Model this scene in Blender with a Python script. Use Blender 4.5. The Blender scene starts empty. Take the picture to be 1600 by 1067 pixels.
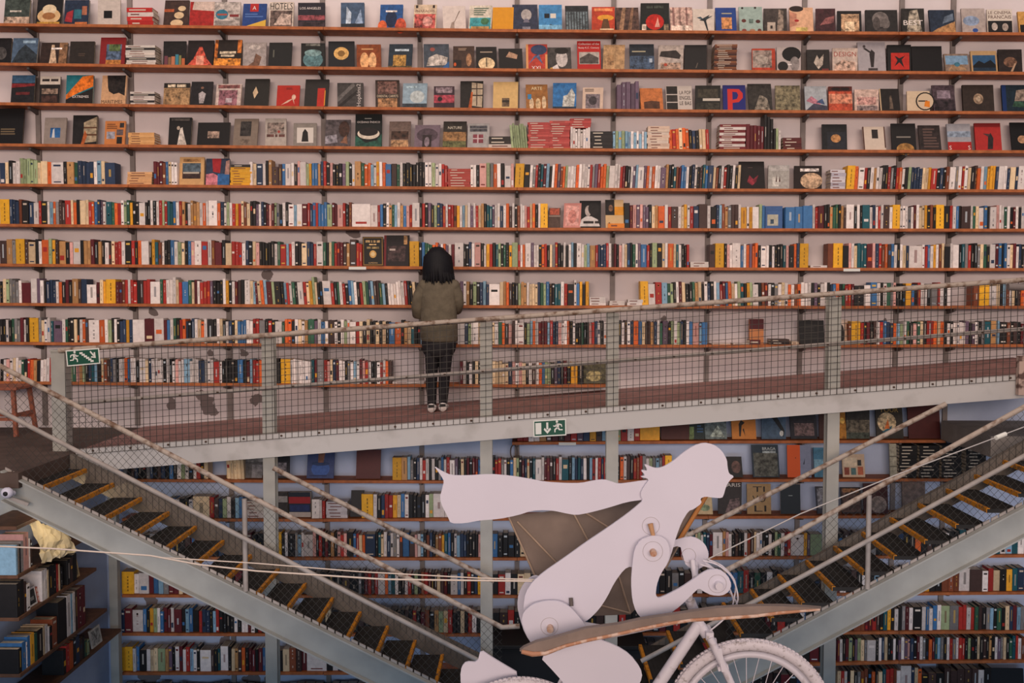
import bpy, bmesh, math, random, re
from mathutils import Vector, Matrix
random.seed(7)
S = bpy.context.scene
COL = S.collection

# ------------------------------------------------------------------ camera, world, light
F = 1600.0                       # focal length in pixels of the 1600 x 1067 frame
CAM = Vector((0.0, 0.0, 4.6))
YAW, PITCH = math.radians(0.9), math.radians(2.99)
fw = Vector((-math.sin(YAW)*math.cos(PITCH), math.cos(YAW)*math.cos(PITCH), -math.sin(PITCH)))
rt = Vector((math.cos(YAW), math.sin(YAW), 0))
up = rt.cross(fw)
cam = bpy.data.cameras.new('camera'); cam.lens = 36.0; cam.sensor_width = 36.0
cam.clip_end = 200
co = bpy.data.objects.new('camera', cam); COL.objects.link(co)
M = Matrix((rt, up, -fw)).transposed().to_4x4(); M.translation = CAM
co.matrix_world = M
S.camera = co

w = bpy.data.worlds.new('world'); S.world = w; w.use_nodes = True
bg = w.node_tree.nodes['Background']
bg.inputs[0].default_value = (0.80, 0.84, 1.0, 1)
bg.inputs[1].default_value = 0.30

def area(name, loc, target, sx, sy, power, col):
    l = bpy.data.lights.new(name, 'AREA'); l.shape = 'RECTANGLE'; l.size = sx; l.size_y = sy
    l.energy = power; l.color = col
    o = bpy.data.objects.new(name, l); COL.objects.link(o); o.location = loc
    d = Vector(target) - Vector(loc)
    o.rotation_euler = d.to_track_quat('-Z', 'Y').to_euler()
    return o
area('skylight', (0, 4.2, 12.0), (0, 10.0, 5.0), 12, 3.0, 380, (1.0, 0.78, 0.62))
area('hall_lights', (0, -12.0, 7.3), (0, 10.0, 6.0), 16, 2.6, 2450, (1.0, 0.79, 0.66))
area('door_daylight', (0, -6.0, 1.5), (0, 10.0, 2.4), 12, 2.4, 480, (0.50, 0.72, 1.0))

S.view_settings.view_transform = 'Standard'
S.view_settings.look = 'None'
S.view_settings.exposure = 0.06
S.view_settings.gamma = 1.0
S.view_settings.use_curve_mapping = False

# ------------------------------------------------------------------ helpers
def at(px, py, Y):
    """world point seen at photo pixel (px, py) on the plane y = Y"""
    d = fw + rt*((px-800)/F) + up*((533.5-py)/F)
    return CAM + d*((Y-CAM.y)/d.y)

def lin(c):
    return c/12.92 if c <= 0.04045 else ((c+0.055)/1.055)**2.4
def hx(h):
    return tuple(lin(int(h[i:i+2], 16)/255) for i in (0, 2, 4))

def hp(h):      # printing ink is a little deeper than paint
    return tuple(x**1.16 for x in hx(h))

def mat(name, color, rough=0.6, metal=0.0, noise=0.0, scale=8.0, dark=None, spec=0.3, bump=0.0, thr=None, bscale=None):
    m = bpy.data.materials.new(name); m.use_nodes = True
    nt = m.node_tree; b = nt.nodes['Principled BSDF']
    c = hx(color)
    b.inputs['Base Color'].default_value = (*c, 1)
    b.inputs['Roughness'].default_value = rough; b.inputs['Metallic'].default_value = metal
    b.inputs['Specular IOR Level'].default_value = spec
    if noise or bump:
        tc = nt.nodes.new('ShaderNodeNewGeometry')
        n = nt.nodes.new('ShaderNodeTexNoise'); n.inputs['Scale'].default_value = scale; n.inputs['Detail'].default_value = 6
        nt.links.new(tc.outputs['Position'], n.inputs['Vector'])
    if noise:
        r = nt.nodes.new('ShaderNodeValToRGB')
        lo, hi = thr or (0.35, 0.65)
        r.color_ramp.elements[0].position = lo; r.color_ramp.elements[1].position = hi
        d = hx(dark) if dark else tuple(x*(1-noise) for x in c)
        r.color_ramp.elements[0].color = (*d, 1); r.color_ramp.elements[1].color = (*c, 1)
        nt.links.new(n.outputs['Fac'], r.inputs['Fac']); nt.links.new(r.outputs['Color'], b.inputs['Base Color'])
    if bump:
        n2 = nt.nodes.new('ShaderNodeTexNoise'); n2.inputs['Scale'].default_value = bscale or scale*3
        nt.links.new(tc.outputs['Position'], n2.inputs['Vector'])
        bp = nt.nodes.new('ShaderNodeBump'); bp.inputs['Strength'].default_value = bump; bp.inputs['Distance'].default_value = 0.01
        nt.links.new(n2.outputs['Fac'], bp.inputs['Height']); nt.links.new(bp.outputs['Normal'], b.inputs['Normal'])
    return m

def print_mat():
    """printed paper: colour from the mesh's face colours; alpha = how much a printed picture varies"""
    m = bpy.data.materials.new('printed_paper'); m.use_nodes = True
    nt = m.node_tree; b = nt.nodes['Principled BSDF']
    b.inputs['Roughness'].default_value = 0.5; b.inputs['Specular IOR Level'].default_value = 0.25
    a = nt.nodes.new('ShaderNodeAttribute'); a.attribute_name = 'Col'
    g = nt.nodes.new('ShaderNodeNewGeometry')
    n = nt.nodes.new('ShaderNodeTexNoise'); n.inputs['Scale'].default_value = 26; n.inputs['Detail'].default_value = 5
    n.inputs['Roughness'].default_value = 0.65
    nt.links.new(g.outputs['Position'], n.inputs['Vector'])
    r = nt.nodes.new('ShaderNodeMapRange'); r.inputs[1].default_value = 0.36; r.inputs[2].default_value = 0.66
    r.inputs[3].default_value = 0.25; r.inputs[4].default_value = 2.1
    nt.links.new(n.outputs['Fac'], r.inputs[0])
    mul = nt.nodes.new('ShaderNodeMix'); mul.data_type = 'RGBA'; mul.blend_type = 'MULTIPLY'
    nt.links.new(a.outputs['Alpha'], mul.inputs[0])
    nt.links.new(a.outputs['Color'], mul.inputs[6]); nt.links.new(r.outputs[0], mul.inputs[7])
    nt.links.new(mul.outputs[2], b.inputs['Base Color'])
    return m

class MB:
    """collects geometry in world coordinates, builds ONE mesh object"""
    def __init__(s): s.v = []; s.f = []; s.c = []; s.sm = []
    def add(s, vs, fs, c=None, smooth=False):
        o = len(s.v); s.v += [tuple(p) for p in vs]
        for q in fs: s.f.append([i+o for i in q]); s.c.append(c or (1, 1, 1, 0)); s.sm.append(smooth)
    def hexa(s, p, c=None):           # p: 4 bottom points anticlockwise, 4 top points
        s.add(p, [(3, 2, 1, 0), (4, 5, 6, 7), (0, 1, 5, 4), (1, 2, 6, 5), (2, 3, 7, 6), (3, 0, 4, 7)], c)
    def box(s, x0, x1, y0, y1, z0, z1, c=None):
        s.hexa([(x0, y0, z0), (x1, y0, z0), (x1, y1, z0), (x0, y1, z0), (x0, y0, z1), (x1, y0, z1), (x1, y1, z1), (x0, y1, z1)], c)
    def bar(s, p, q, wx, wy=None, upv=(0, 0, 1), c=None):
        p, q = Vector(p), Vector(q); wy = wy or wx
        d = (q-p).normalized(); u = Vector(upv)
        if abs(d.dot(u)) > 0.98: u = Vector((0, 1, 0))
        a = d.cross(u).normalized(); b = a.cross(d).normalized()
        a = a*wx/2; b = b*wy/2
        s.hexa([p-a-b, p+a-b, p+a+b, p-a+b, q-a-b, q+a-b, q+a+b, q-a+b], c)
    def tube(s, pts, r, n=10, closed=False, c=None, caps=True):
        pts = [Vector(p) for p in pts]; N = len(pts)
        rs = r if isinstance(r, (list, tuple)) else [r]*N
        ring = []; ref = None; vs = []
        for i, p in enumerate(pts):
            a = pts[i-1] if (i > 0 or closed) else p
            b = pts[(i+1) % N] if (i < N-1 or closed) else p
            d = (b-a).normalized()
            if ref is None:
                ref = Vector((0, 0, 1)) if abs(d.z) < 0.9 else Vector((0, 1, 0))
            x = (ref - d*ref.dot(d)).normalized(); y = d.cross(x); ref = x
            for k in range(n):
                t = 2*math.pi*k/n
                vs.append(p + (x*math.cos(t)+y*math.sin(t))*rs[i])
        fs = []
        for i in range(N if closed else N-1):
            j = (i+1) % N
            for k in range(n):
                l = (k+1) % n
                fs.append((i*n+k, i*n+l, j*n+l, j*n+k))
        s.add(vs, fs, c, True)
        if not closed and caps:
            s.add([vs[k] for k in range(n)], [tuple(range(n-1, -1, -1))], c)
            s.add([vs[(N-1)*n+k] for k in range(n)], [tuple(range(n))], c)
    def loft(s, rings, c=None, caps=True, smooth=True):
        n = len(rings[0]); vs = [p for r in rings for p in r]; fs = []
        for i in range(len(rings)-1):
            for k in range(n):
                l = (k+1) % n
                fs.append((i*n+k, i*n+l, (i+1)*n+l, (i+1)*n+k))
        if caps: fs += [tuple(range(n-1, -1, -1)), tuple((len(rings)-1)*n+k for k in range(n))]
        s.add(vs, fs, c, smooth)
    def prism(s, front, off, c=None):   # polygon of 3D points, extruded by vector off
        n = len(front); off = Vector(off)
        a = [Vector(p) for p in front]; b = [p+off for p in a]
        s.add(a+b, [tuple(range(n)), tuple(range(2*n-1, n-1, -1))] + [(k, k+n, (k+1) % n+n, (k+1) % n) for k in range(n)], c)
    def ball(s, p, r, n=12, c=None, sx=1, sy=1, sz=1):
        p = Vector(p); rings = []
        for i in range(1, n//2):
            t = math.pi*i/(n//2)
            rings.append([p+Vector((sx*r*math.sin(t)*math.cos(2*math.pi*k/n), sy*r*math.sin(t)*math.sin(2*math.pi*k/n), -sz*r*math.cos(t))) for k in range(n)])
        s.loft(rings, c)
    def build(s, name, m, parent=None, origin=True, bevel=0):
        me = bpy.data.meshes.new(name)
        if parent is not None:
            L = ROOTLOC[parent.name]
            loc = Vector((0, 0, 0))
        elif origin:
            xs = [p[0] for p in s.v]; ys = [p[1] for p in s.v]; zs = [p[2] for p in s.v]
            L = Vector(((min(xs)+max(xs))/2, (min(ys)+max(ys))/2, min(zs))); loc = L
        else: L = Vector((0, 0, 0)); loc = L
        me.from_pydata([(p[0]-L[0], p[1]-L[1], p[2]-L[2]) for p in s.v], [], s.f)
        a = me.attributes.new('Col', 'FLOAT_COLOR', 'FACE')
        a.data.foreach_set('color', [x for c in s.c for x in c])
        me.polygons.foreach_set('use_smooth', s.sm)
        me.materials.append(m)
        bm = bmesh.new(); bm.from_mesh(me); bmesh.ops.recalc_face_normals(bm, faces=bm.faces); bm.to_mesh(me); bm.free()
        o = bpy.data.objects.new(name, me); COL.objects.link(o); o.location = loc
        if parent is not None: o.parent = parent
        ROOTLOC[o.name] = L
        if bevel:
            b = o.modifiers.new('bevel', 'BEVEL'); b.width = bevel; b.segments = 2; b.limit_method = 'ANGLE'
        return o
ROOTLOC = {}
def tag(o, label, cat, group=None, kind=None):
    if label: o['label'] = label
    if cat: o['category'] = cat
    if group: o['group'] = group
    if kind: o['kind'] = kind
    return o
def thing(name, loc, label, cat, group=None):
    e = bpy.data.objects.new(name, None); COL.objects.link(e); e.location = loc; e.empty_display_size = 0.1
    ROOTLOC[e.name] = Vector(loc)
    return tag(e, label, cat, group)
def structure(o):
    o['kind'] = 'structure'; return o

_tc = {}
def text_polys(t):
    if t in _tc: return _tc[t]
    cu = bpy.data.curves.new('t', 'FONT'); cu.body = t; cu.resolution_u = 2
    o = bpy.data.objects.new('t', cu); COL.objects.link(o)
    me = bpy.data.meshes.new_from_object(o.evaluated_get(bpy.context.evaluated_depsgraph_get()))
    vs = [(v.co.x, v.co.y) for v in me.vertices]; fs = [tuple(p.vertices) for p in me.polygons]
    bpy.data.objects.remove(o); bpy.data.curves.remove(cu); bpy.data.meshes.remove(me)
    x0 = min(p[0] for p in vs); x1 = max(p[0] for p in vs); y0 = min(p[1] for p in vs); y1 = max(p[1] for p in vs)
    _tc[t] = ([((p[0]-x0)/(x1-x0), (p[1]-y0)/(y1-y0)) for p in vs], fs, (x1-x0)/(y1-y0))
    return _tc[t]

ORD = ['zeroth', 'first', 'second', 'third', 'fourth', 'fifth', 'sixth', 'seventh', 'eighth', 'ninth', 'tenth', 'eleventh', 'twelfth',
       'thirteenth', 'fourteenth', 'fifteenth', 'sixteenth', 'seventeenth', 'eighteenth', 'nineteenth', 'twentieth']
def ordn(n): return ORD[n] if n < len(ORD) else '%dth' % n

# ------------------------------------------------------------------ materials
PRINT = print_mat()
M_BOARD = mat('oiled_wood_board', 'b4683a', 0.6, noise=0.35, scale=14)
M_STEEL = mat('dark_steel', '857a76', 0.6, noise=0.2, scale=10)
M_BRACKET = mat('bracket_steel', '564e4b', 0.6)
M_GREY = mat('grey_paint', 'a9a69e', 0.55, noise=0.16, scale=5, spec=0.3)
M_BEAM = mat('pale_grey_paint', 'b9b5b2', 0.6, dark='a6a19d', noise=0.25, scale=4.5, thr=(0.28, 0.5))
M_STRING = mat('stringer_paint', '9f9f9a', 0.5, noise=0.15, scale=5)
M_RAIL = mat('worn_rail_paint', 'a8998c', 0.55, dark='6b5140', noise=0.4, scale=18, thr=(0.33, 0.52))
M_RAILG = mat('rail_grey_paint', 'a0968f', 0.5, noise=0.2, scale=12)
M_WIRE = mat('wire_mesh', '3c3834', 0.6)
M_DECK = mat('red_brown_deck', 'a37870', 0.6, noise=0.35, scale=7)
M_TREAD = mat('dark_tread', '2a2725', 0.7, noise=0.4, scale=9)
M_NOSE = mat('yellow_nosing', 'c07a1a', 0.6, dark='6b4a20', noise=0.5, scale=30, thr=(0.32, 0.5))
M_CONC = mat('concrete', '9f968f', 0.85, noise=0.3, scale=4, bump=0.2)
M_LAND = mat('landing_floor', '5b4a42', 0.8, noise=0.35, scale=5)
M_WHITE = mat('white_board', 'cbc7d5', 0.55, noise=0.04, scale=3, spec=0.2)
M_BIKE = mat('white_bike_paint', 'cbc6d0', 0.45, dark='9a908e', noise=0.2, scale=24, thr=(0.25, 0.42))
M_TYRE = mat('whitewashed_tyre', 'c6bfc6', 0.8, dark='958d8d', noise=0.4, scale=60, thr=(0.3, 0.45))
M_WING = mat('wing_canvas', '83736b', 0.8, noise=0.25, scale=9, bump=0.1)
M_FABRIC = mat('brown_fabric', '83746b', 0.9, noise=0.25, scale=7)
M_COPPER = mat('rust_edge', 'a3745a', 0.6, dark='bfa698', noise=0.4, scale=30, thr=(0.4, 0.55))
M_WOOD = mat('pale_wood', 'b58a66', 0.6, noise=0.25, scale=20)
M_STOOL = mat('stool_wood', '9a5a44', 0.6, noise=0.35, scale=16)
M_ROPE = mat('rope', 'c9bdb4', 0.8)
M_PENCIL = mat('pencil_line', 'a49ca0', 0.7)
M_STRUT = mat('wing_strut_wood', 'a38d7b', 0.7, noise=0.2, scale=20)
M_LINK = mat('bolt', '77706c', 0.4, metal=0.6)
M_BLACK = mat('black_paint', '1d1b1c', 0.6)

# ------------------------------------------------------------------ setting
WALLY = 10.55
EDGEY = 10.29                     # front edge of the shelves
def wall_material():
    m = bpy.data.materials.new('limewashed_wall'); m.use_nodes = True
    nt = m.node_tree; b = nt.nodes['Principled BSDF']; b.inputs['Roughness'].default_value = 0.85
    b.inputs['Specular IOR Level'].default_value = 0.1
    g = nt.nodes.new('ShaderNodeNewGeometry')
    def noise(sc, det=6):
        n = nt.nodes.new('ShaderNodeTexNoise'); n.inputs['Scale'].default_value = sc; n.inputs['Detail'].default_value = det
        nt.links.new(g.outputs['Position'], n.inputs['Vector']); return n
    def ramp(a, c1, p1, c2, p2):
        r = nt.nodes.new('ShaderNodeValToRGB'); e = r.color_ramp.elements
        e[0].position = p1; e[1].position = p2; e[0].color = (*hx(c1), 1); e[1].color = (*hx(c2), 1)
        nt.links.new(a, r.inputs[0]); return r
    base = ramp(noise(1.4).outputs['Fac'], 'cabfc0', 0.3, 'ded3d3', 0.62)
    low = ramp(noise(1.7).outputs['Fac'], 'a3adc6', 0.3, 'bac4da', 0.62)      # bluish shade below the walkway, put into the wall colour
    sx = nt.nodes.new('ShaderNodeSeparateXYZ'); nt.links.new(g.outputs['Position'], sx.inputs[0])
    # the painted-in shade begins along the slope of the walkway
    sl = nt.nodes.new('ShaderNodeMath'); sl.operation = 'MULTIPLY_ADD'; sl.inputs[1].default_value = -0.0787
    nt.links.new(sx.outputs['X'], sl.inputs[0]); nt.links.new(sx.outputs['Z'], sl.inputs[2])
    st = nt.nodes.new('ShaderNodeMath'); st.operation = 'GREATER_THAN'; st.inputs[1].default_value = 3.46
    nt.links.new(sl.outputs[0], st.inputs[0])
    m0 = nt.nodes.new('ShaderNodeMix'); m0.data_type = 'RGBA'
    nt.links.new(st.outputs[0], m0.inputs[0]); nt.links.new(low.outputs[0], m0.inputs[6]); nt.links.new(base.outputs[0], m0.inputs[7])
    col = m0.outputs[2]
    n2 = noise(7.0)
    # bare patches where plaster has come off (they have their own places on the wall)
    for (px, py, rad) in ((553, 366, .13), (415, 432, .10), (325, 634, .2), (268, 634, .10), (400, 628, .10), (1383, 500, .09), (1036, 498, .06), (940, 636, .1),
                          (355, 1000, .16), (235, 940, .10), (230, 1062, .2), (240, 487, .07), (385, 553, .10), (328, 550, .06), (400, 1062, .16)):
        c = at(px, py, WALLY)
        d = nt.nodes.new('ShaderNodeVectorMath'); d.operation = 'DISTANCE'; d.inputs[1].default_value = c
        nt.links.new(g.outputs['Position'], d.inputs[0])
        ad = nt.nodes.new('ShaderNodeMath'); ad.operation = 'MULTIPLY_ADD'; ad.inputs[1].default_value = -rad*2.6; 
        nt.links.new(n2.outputs['Fac'], ad.inputs[0]); nt.links.new(d.outputs['Value'], ad.inputs[2])
        lt = nt.nodes.new('ShaderNodeMath'); lt.operation = 'LESS_THAN'; lt.inputs[1].default_value = -rad*0.75
        nt.links.new(ad.outputs[0], lt.inputs[0])
        mx = nt.nodes.new('ShaderNodeMix'); mx.data_type = 'RGBA'
        nt.links.new(lt.outputs[0], mx.inputs[0]); nt.links.new(col, mx.inputs[6]); mx.inputs[7].default_value = (*hx('7c706e'), 1)
        col = mx.outputs[2]
    nt.links.new(col, b.inputs['Base Color'])
    bp = nt.nodes.new('ShaderNodeBump'); bp.inputs['Strength'].default_value = 0.25; bp.inputs['Distance'].default_value = 0.01
    nt.links.new(noise(9).outputs['Fac'], bp.inputs['Height']); nt.links.new(bp.outputs['Normal'], b.inputs['Normal'])
    return m
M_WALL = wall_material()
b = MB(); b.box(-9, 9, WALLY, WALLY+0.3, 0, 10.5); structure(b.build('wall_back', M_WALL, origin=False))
b = MB(); b.box(-9, 9, -4, WALLY+0.3, -0.2, 0); structure(b.build('floor', M_LAND, origin=False))
# unseen gallery slab and kerb, added to shade the ground floor
b = MB(); b.box(-9, 9, -13.5, 3.3, 2.62, 2.92); b.box(-9, 9, 3.18, 3.3, 2.92, 3.14); structure(b.build('unseen_gallery_blocker', M_CONC, origin=False))
LANDZ = at(6, 737, 7.95).z
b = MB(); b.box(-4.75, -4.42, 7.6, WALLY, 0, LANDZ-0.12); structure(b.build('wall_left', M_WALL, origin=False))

# ------------------------------------------------------------------ shelf rows (photo y of the board top at photo x)
ROWS = {
 'A': ([(0, 36), (420, 40.7), (820, 45.5), (1220, 48.5), (1600, 50.4)], 'top'),
 'B': ([(0, 97.6), (420, 103), (820, 107), (1220, 109.5), (1600, 112)], 'second'),
 'C': ([(0, 159.6), (420, 165.5), (820, 169), (1220, 172), (1600, 173.8)], 'third'),
 'D': ([(0, 224), (420, 227.3), (820, 231), (1220, 233.6), (1600, 234.6)], 'fourth'),
 'E': ([(0, 286.8), (400, 289), (800, 292.5), (1200, 295), (1600, 295.8)], 'fifth'),
 'F': ([(0, 349.5), (400, 353), (800, 355.5), (1200, 356.8), (1600, 357.2)], 'sixth'),
 'G': ([(0, 411.8), (400, 414.5), (800, 417), (1200, 418), (1600, 418.8)], 'seventh'),
 'H': ([(0, 473.2), (400, 475.5), (800, 477), (1200, 478), (1600, 477.8)], 'eighth'),
 'I': ([(0, 534.2), (400, 537), (800, 538.4), (1200, 538.8), (1600, 537.8)], 'ninth'),
 'J': ([(0, 595.8), (400, 599.5), (800, 600.8), (1200, 601)], 'tenth'),
 'K': ([(800, 690.5), (950, 689.5), (1200, 688), (1600, 687)], 'first under-walkway'),
 'L': ([(190, 748.5), (570, 750.5), (800, 751.5), (960, 751), (1200, 747.5), (1600, 748)], 'second under-walkway'),
 'M': ([(190, 810), (400, 810.5), (570, 811), (1150, 806), (1600, 804.5)], 'third under-walkway'),
 'N': ([(190, 869.5), (450, 871), (750, 871.5), (1150, 870.3), (1600, 866.5)], 'fourth under-walkway'),
 'O': ([(190, 929), (450, 930), (750, 930.5), (1150, 928), (1600, 924.5)], 'fifth under-walkway'),
 'P': ([(190, 989), (750, 991), (1150, 988), (1600, 985.3)], 'sixth under-walkway'),
 'Q': ([(190, 1050.5), (750, 1050), (1150, 1040), (1300, 1033.5), (1600, 1031.5)], 'seventh under-walkway'),
 'R': ([(190, 1112), (750, 1110), (1150, 1092), (1300, 1084), (1600, 1082)], 'lowest'),
}
JOINTS = [-70, 200, 505, 808, 1107, 1405, 1680]
SPAN = {'J': (-70, 948), 'K': (800, 1478), 'L': (190, 1545), 'M': (190, 1462)}
def interp(pts, x):
    if x <= pts[0][0]: a, b_ = pts[0], pts[1]
    elif x >= pts[-1][0]: a, b_ = pts[-2], pts[-1]
    else:
        for a, b_ in zip(pts, pts[1:]):
            if a[0] <= x <= b_[0]: break
    return a[1]+(b_[1]-a[1])*(x-a[0])/(b_[0]-a[0])
SECT = {}
for r, (pts, nm) in ROWS.items():
    lo, hi = SPAN.get(r, (-70 if r < 'K' else 190, 1680))
    js = [j for j in JOINTS if lo < j < hi]; js = [lo]+[j for j in js if j-lo > 40 and hi-j > 40]+[hi]
    SECT[r] = [(at(a, interp(pts, a), EDGEY), at(c, interp(pts, c), EDGEY)) for a, c in zip(js, js[1:])]
def zrow(r, X):
    for a, c in SECT[r]:
        if X <= c.x: break
    return a.z+(c.z-a.z)*(X-a.x)/(c.x-a.x)
UPX = [61, 207, 354, 506, 657, 808, 958, 1107, 1254, 1405, 1485]
UPW = [at(p, 250, WALLY-0.02).x for p in UPX]
TH = 0.030
for r in ROWS:
    n = len(SECT[r])
    for i, (a, c) in enumerate(SECT[r]):
        b = MB(); g = 0.0015
        b.hexa([(a.x+g, EDGEY, a.z-TH), (c.x-g, EDGEY, c.z-TH), (c.x-g, WALLY-0.003, c.z-TH), (a.x+g, WALLY-0.003, a.z-TH),
                (a.x+g, EDGEY, a.z), (c.x-g, EDGEY, c.z), (c.x-g, WALLY-0.003, c.z), (a.x+g, WALLY-0.003, a.z)])
        o = b.build('shelf_board', M_BOARD, bevel=0.003)
        tag(o, 'orange brown wooden shelf board, %s shelf, %s length from the left' % (ROWS[r][1], ordn(i+1)), 'shelf', 'wooden shelf boards along the book wall')
for i, X in enumerate(UPW):
    e = thing('shelf_upright', (X, WALLY-0.01, 0), 'grey steel shelf upright on the white wall, %s from the left' % ordn(i+1), 'shelf upright', 'steel uprights of the book wall')
    z0, z1 = (0.02, 9.2) if X > -3.9 else (LANDZ+0.02, 9.2)
    # slotted channel, cut around each board
    zs = sorted([zrow(r, X) for r in ROWS if any(a.x <= X <= c.x for a, c in SECT[r])])
    b = MB(); cur = z0
    for z in zs:
        if z-TH-0.002 > cur: b.box(X-0.024, X+0.024, WALLY-0.028, WALLY-0.002, cur, z-TH-0.002)
        cur = max(cur, z+0.002)
    b.box(X-0.024, X+0.024, WALLY-0.028, WALLY-0.002, cur, z1)
    b.build('channel', M_STEEL, e)
    for z in zs:
        if z < z0: continue
        b = MB(); zt = z-TH-0.001
        b.hexa([(X-0.012, EDGEY+0.05, zt-0.022), (X+0.012, EDGEY+0.05, zt-0.022), (X+0.012, WALLY-0.03, zt-0.055), (X-0.012, WALLY-0.03, zt-0.055),
                (X-0.012, EDGEY+0.05, zt), (X+0.012, EDGEY+0.05, zt), (X+0.012, WALLY-0.03, zt), (X-0.012, WALLY-0.03, zt)])
        b.build('bracket', M_BRACKET, e)
# ------------------------------------------------------------------ books: spines
PAL = {'w': 'e4dad5', 'c': 'e2c9a6', 'k': '2b2828', 'g': '8a8685', 'n': '37465f', 'b': '4a79a6', 's': '8fb0c4', 't': '285f68', 'r': 'ad3a32', 'm': '6b2a30',
       'o': 'd96f38', 'y': 'e0a63a', 'e': '3e6853', 'l': 'a3b08a', 'p': 'dbaaa2', 'v': '735f70', 'd': '54403c', 'a': 'bb9062', 'u': '8a5138', 'Y': 'e8b236'}
CNAME = {'w': 'white', 'c': 'cream', 'k': 'black', 'g': 'grey', 'n': 'navy', 'b': 'blue', 's': 'pale blue', 't': 'teal', 'r': 'red', 'm': 'maroon',
         'o': 'orange', 'y': 'amber', 'e': 'green', 'l': 'sage green', 'p': 'pink', 'v': 'mauve', 'd': 'dark brown', 'a': 'tan', 'u': 'brown', 'Y': 'thick yellow'}
PAGES = [hp('cdbfa8'), hp('b8a994'), hp('d8cdbd'), hp('9c8c7a')]
def vary(c, v): return tuple(max(0.0, min(1.0, x*v)) for x in c)
SPINES = []     # (row, photo x, width px, height px, colour code, geometry args)
HGT = {'E': 36.5, 'F': 36.5, 'G': 37, 'H': 36.5, 'I': 36.5, 'J': 36, 'K': 33, 'L': 33, 'M': 36, 'N': 38, 'O': 35, 'P': 37, 'Q': 37, 'R': 37, 'D': 29}
def SEG(row, x0, x1, s, h=None, lean=0.0, wob=0.07):
    toks = re.findall(r'([a-zA-Z])(\d*\.?\d*)([\^_]?)', s)
    ws = [float(t[1] or 1)*random.uniform(.86, 1.14) for t in toks]; tot = sum(ws)
    x = x0; y = interp(ROWS[row][0], (x0+x1)/2)
    for t, w_ in zip(toks, ws):
        dx = (x1-x0)*w_/tot
        hh = (h or HGT[row])*random.uniform(1-wob*1.2, 1+wob)*(1.13 if t[2] == '^' else 0.87 if t[2] == '_' else 1)
        if t[0] == 'Y': hh = (h or HGT[row])*1.05
        SPINES.append((row, x, dx, hh, t[0], lean)); x += dx

def book_core(b, P, w, h, D, code):
    """P maps (across the spine, depth from the spine, height) to world"""
    rnd = random.random()
    base = vary(hp(PAL[code]), random.uniform(.72, 1.2))
    cov = (*base, 0.12); pg = (*random.choice(PAGES), 0.25)
    t = min(0.003, w*0.22); r = min(0.004, w*0.25)
    # rounded spine, two covers, page block set below the cover edges
    outer = [(0, r), (r*.35, r*.3), (r, 0), (w-r, 0), (w-r*.35, r*.3), (w, r), (w, D), (w-t, D), (w-t, r+t), (t, r+t), (t, D), (0, D)]
    n = len(outer)
    b.add([P(x, y, 0) for x, y in outer]+[P(x, y, h) for x, y in outer],
          [(k, (k+1) % n, (k+1) % n+n, k+n) for k in range(n)]+[(n, n+1, n+2, n+3, n+4, n+5, n+8, n+9), (n+5, n+6, n+7, n+8), (n+9, n+10, n+11, n)], cov)
    i = min(0.004, h*.02)
    b.hexa([P(t, r+t, i), P(w-t, r+t, i), P(w-t, D-i, i), P(t, D-i, i), P(t, r+t, h-i), P(w-t, r+t, h-i), P(w-t, D-i, h-i), P(t, D-i, h-i)], pg)
    lum = 0.3*base[0]+0.6*base[1]+0.1*base[2]
    ink = hp(random.choice(['e6dcd0', 'd9b35a', 'cfd6da', 'c8b8a8'])) if lum < 0.25 else hp(random.choice(['2b2626', '7a2a2a', '2d3c5a', '4a4038']))
    def band(a, c, z0, z1, col):
        e = -0.0007
        b.add([P(w*a, e, z0), P(w*c, e, z0), P(w*c, e, z1), P(w*a, e, z1)], [(0, 1, 2, 3)], (*col, 0))
    if code == 'Y':
        for q in range(5): band(.46, .57, h*(.12+.15*q), h*(.12+.15*q+random.uniform(.07, .13)), hp('94702a'))
    elif rnd < .30: band(.40, .62, h*random.uniform(.2, .4), h*random.uniform(.6, .9), tuple(.6*a+.4*c for a, c in zip(ink, base)))
    elif rnd < .55:
        for q in range(random.randint(3, 6)):
            z0 = h*random.uniform(.1, .85); band(.42, .58, z0, z0+h*random.uniform(.03, .12), tuple(.55*a+.45*c for a, c in zip(ink, base)))
    elif rnd < .72:
        z0 = h*random.uniform(.05, .7); band(.2, .8, z0, z0+h*random.uniform(.08, .22), hp(PAL[random.choice('wcrnobyk')]))
    elif rnd < .85: band(.2, .8, h*.08, h*.13, ink); band(.2, .8, h*.82, h*.9, ink)
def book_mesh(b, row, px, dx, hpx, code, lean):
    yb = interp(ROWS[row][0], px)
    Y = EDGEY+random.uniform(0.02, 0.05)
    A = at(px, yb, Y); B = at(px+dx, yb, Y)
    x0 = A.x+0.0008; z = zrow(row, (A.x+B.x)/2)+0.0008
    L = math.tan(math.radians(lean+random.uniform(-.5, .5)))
    book_core(b, lambda x, y, zz: (x0+x+L*zz, Y+y, z+zz), B.x-A.x-.0016, hpx/F*Y, min(random.uniform(.145, .175), WALLY-Y-.03), code)

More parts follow.
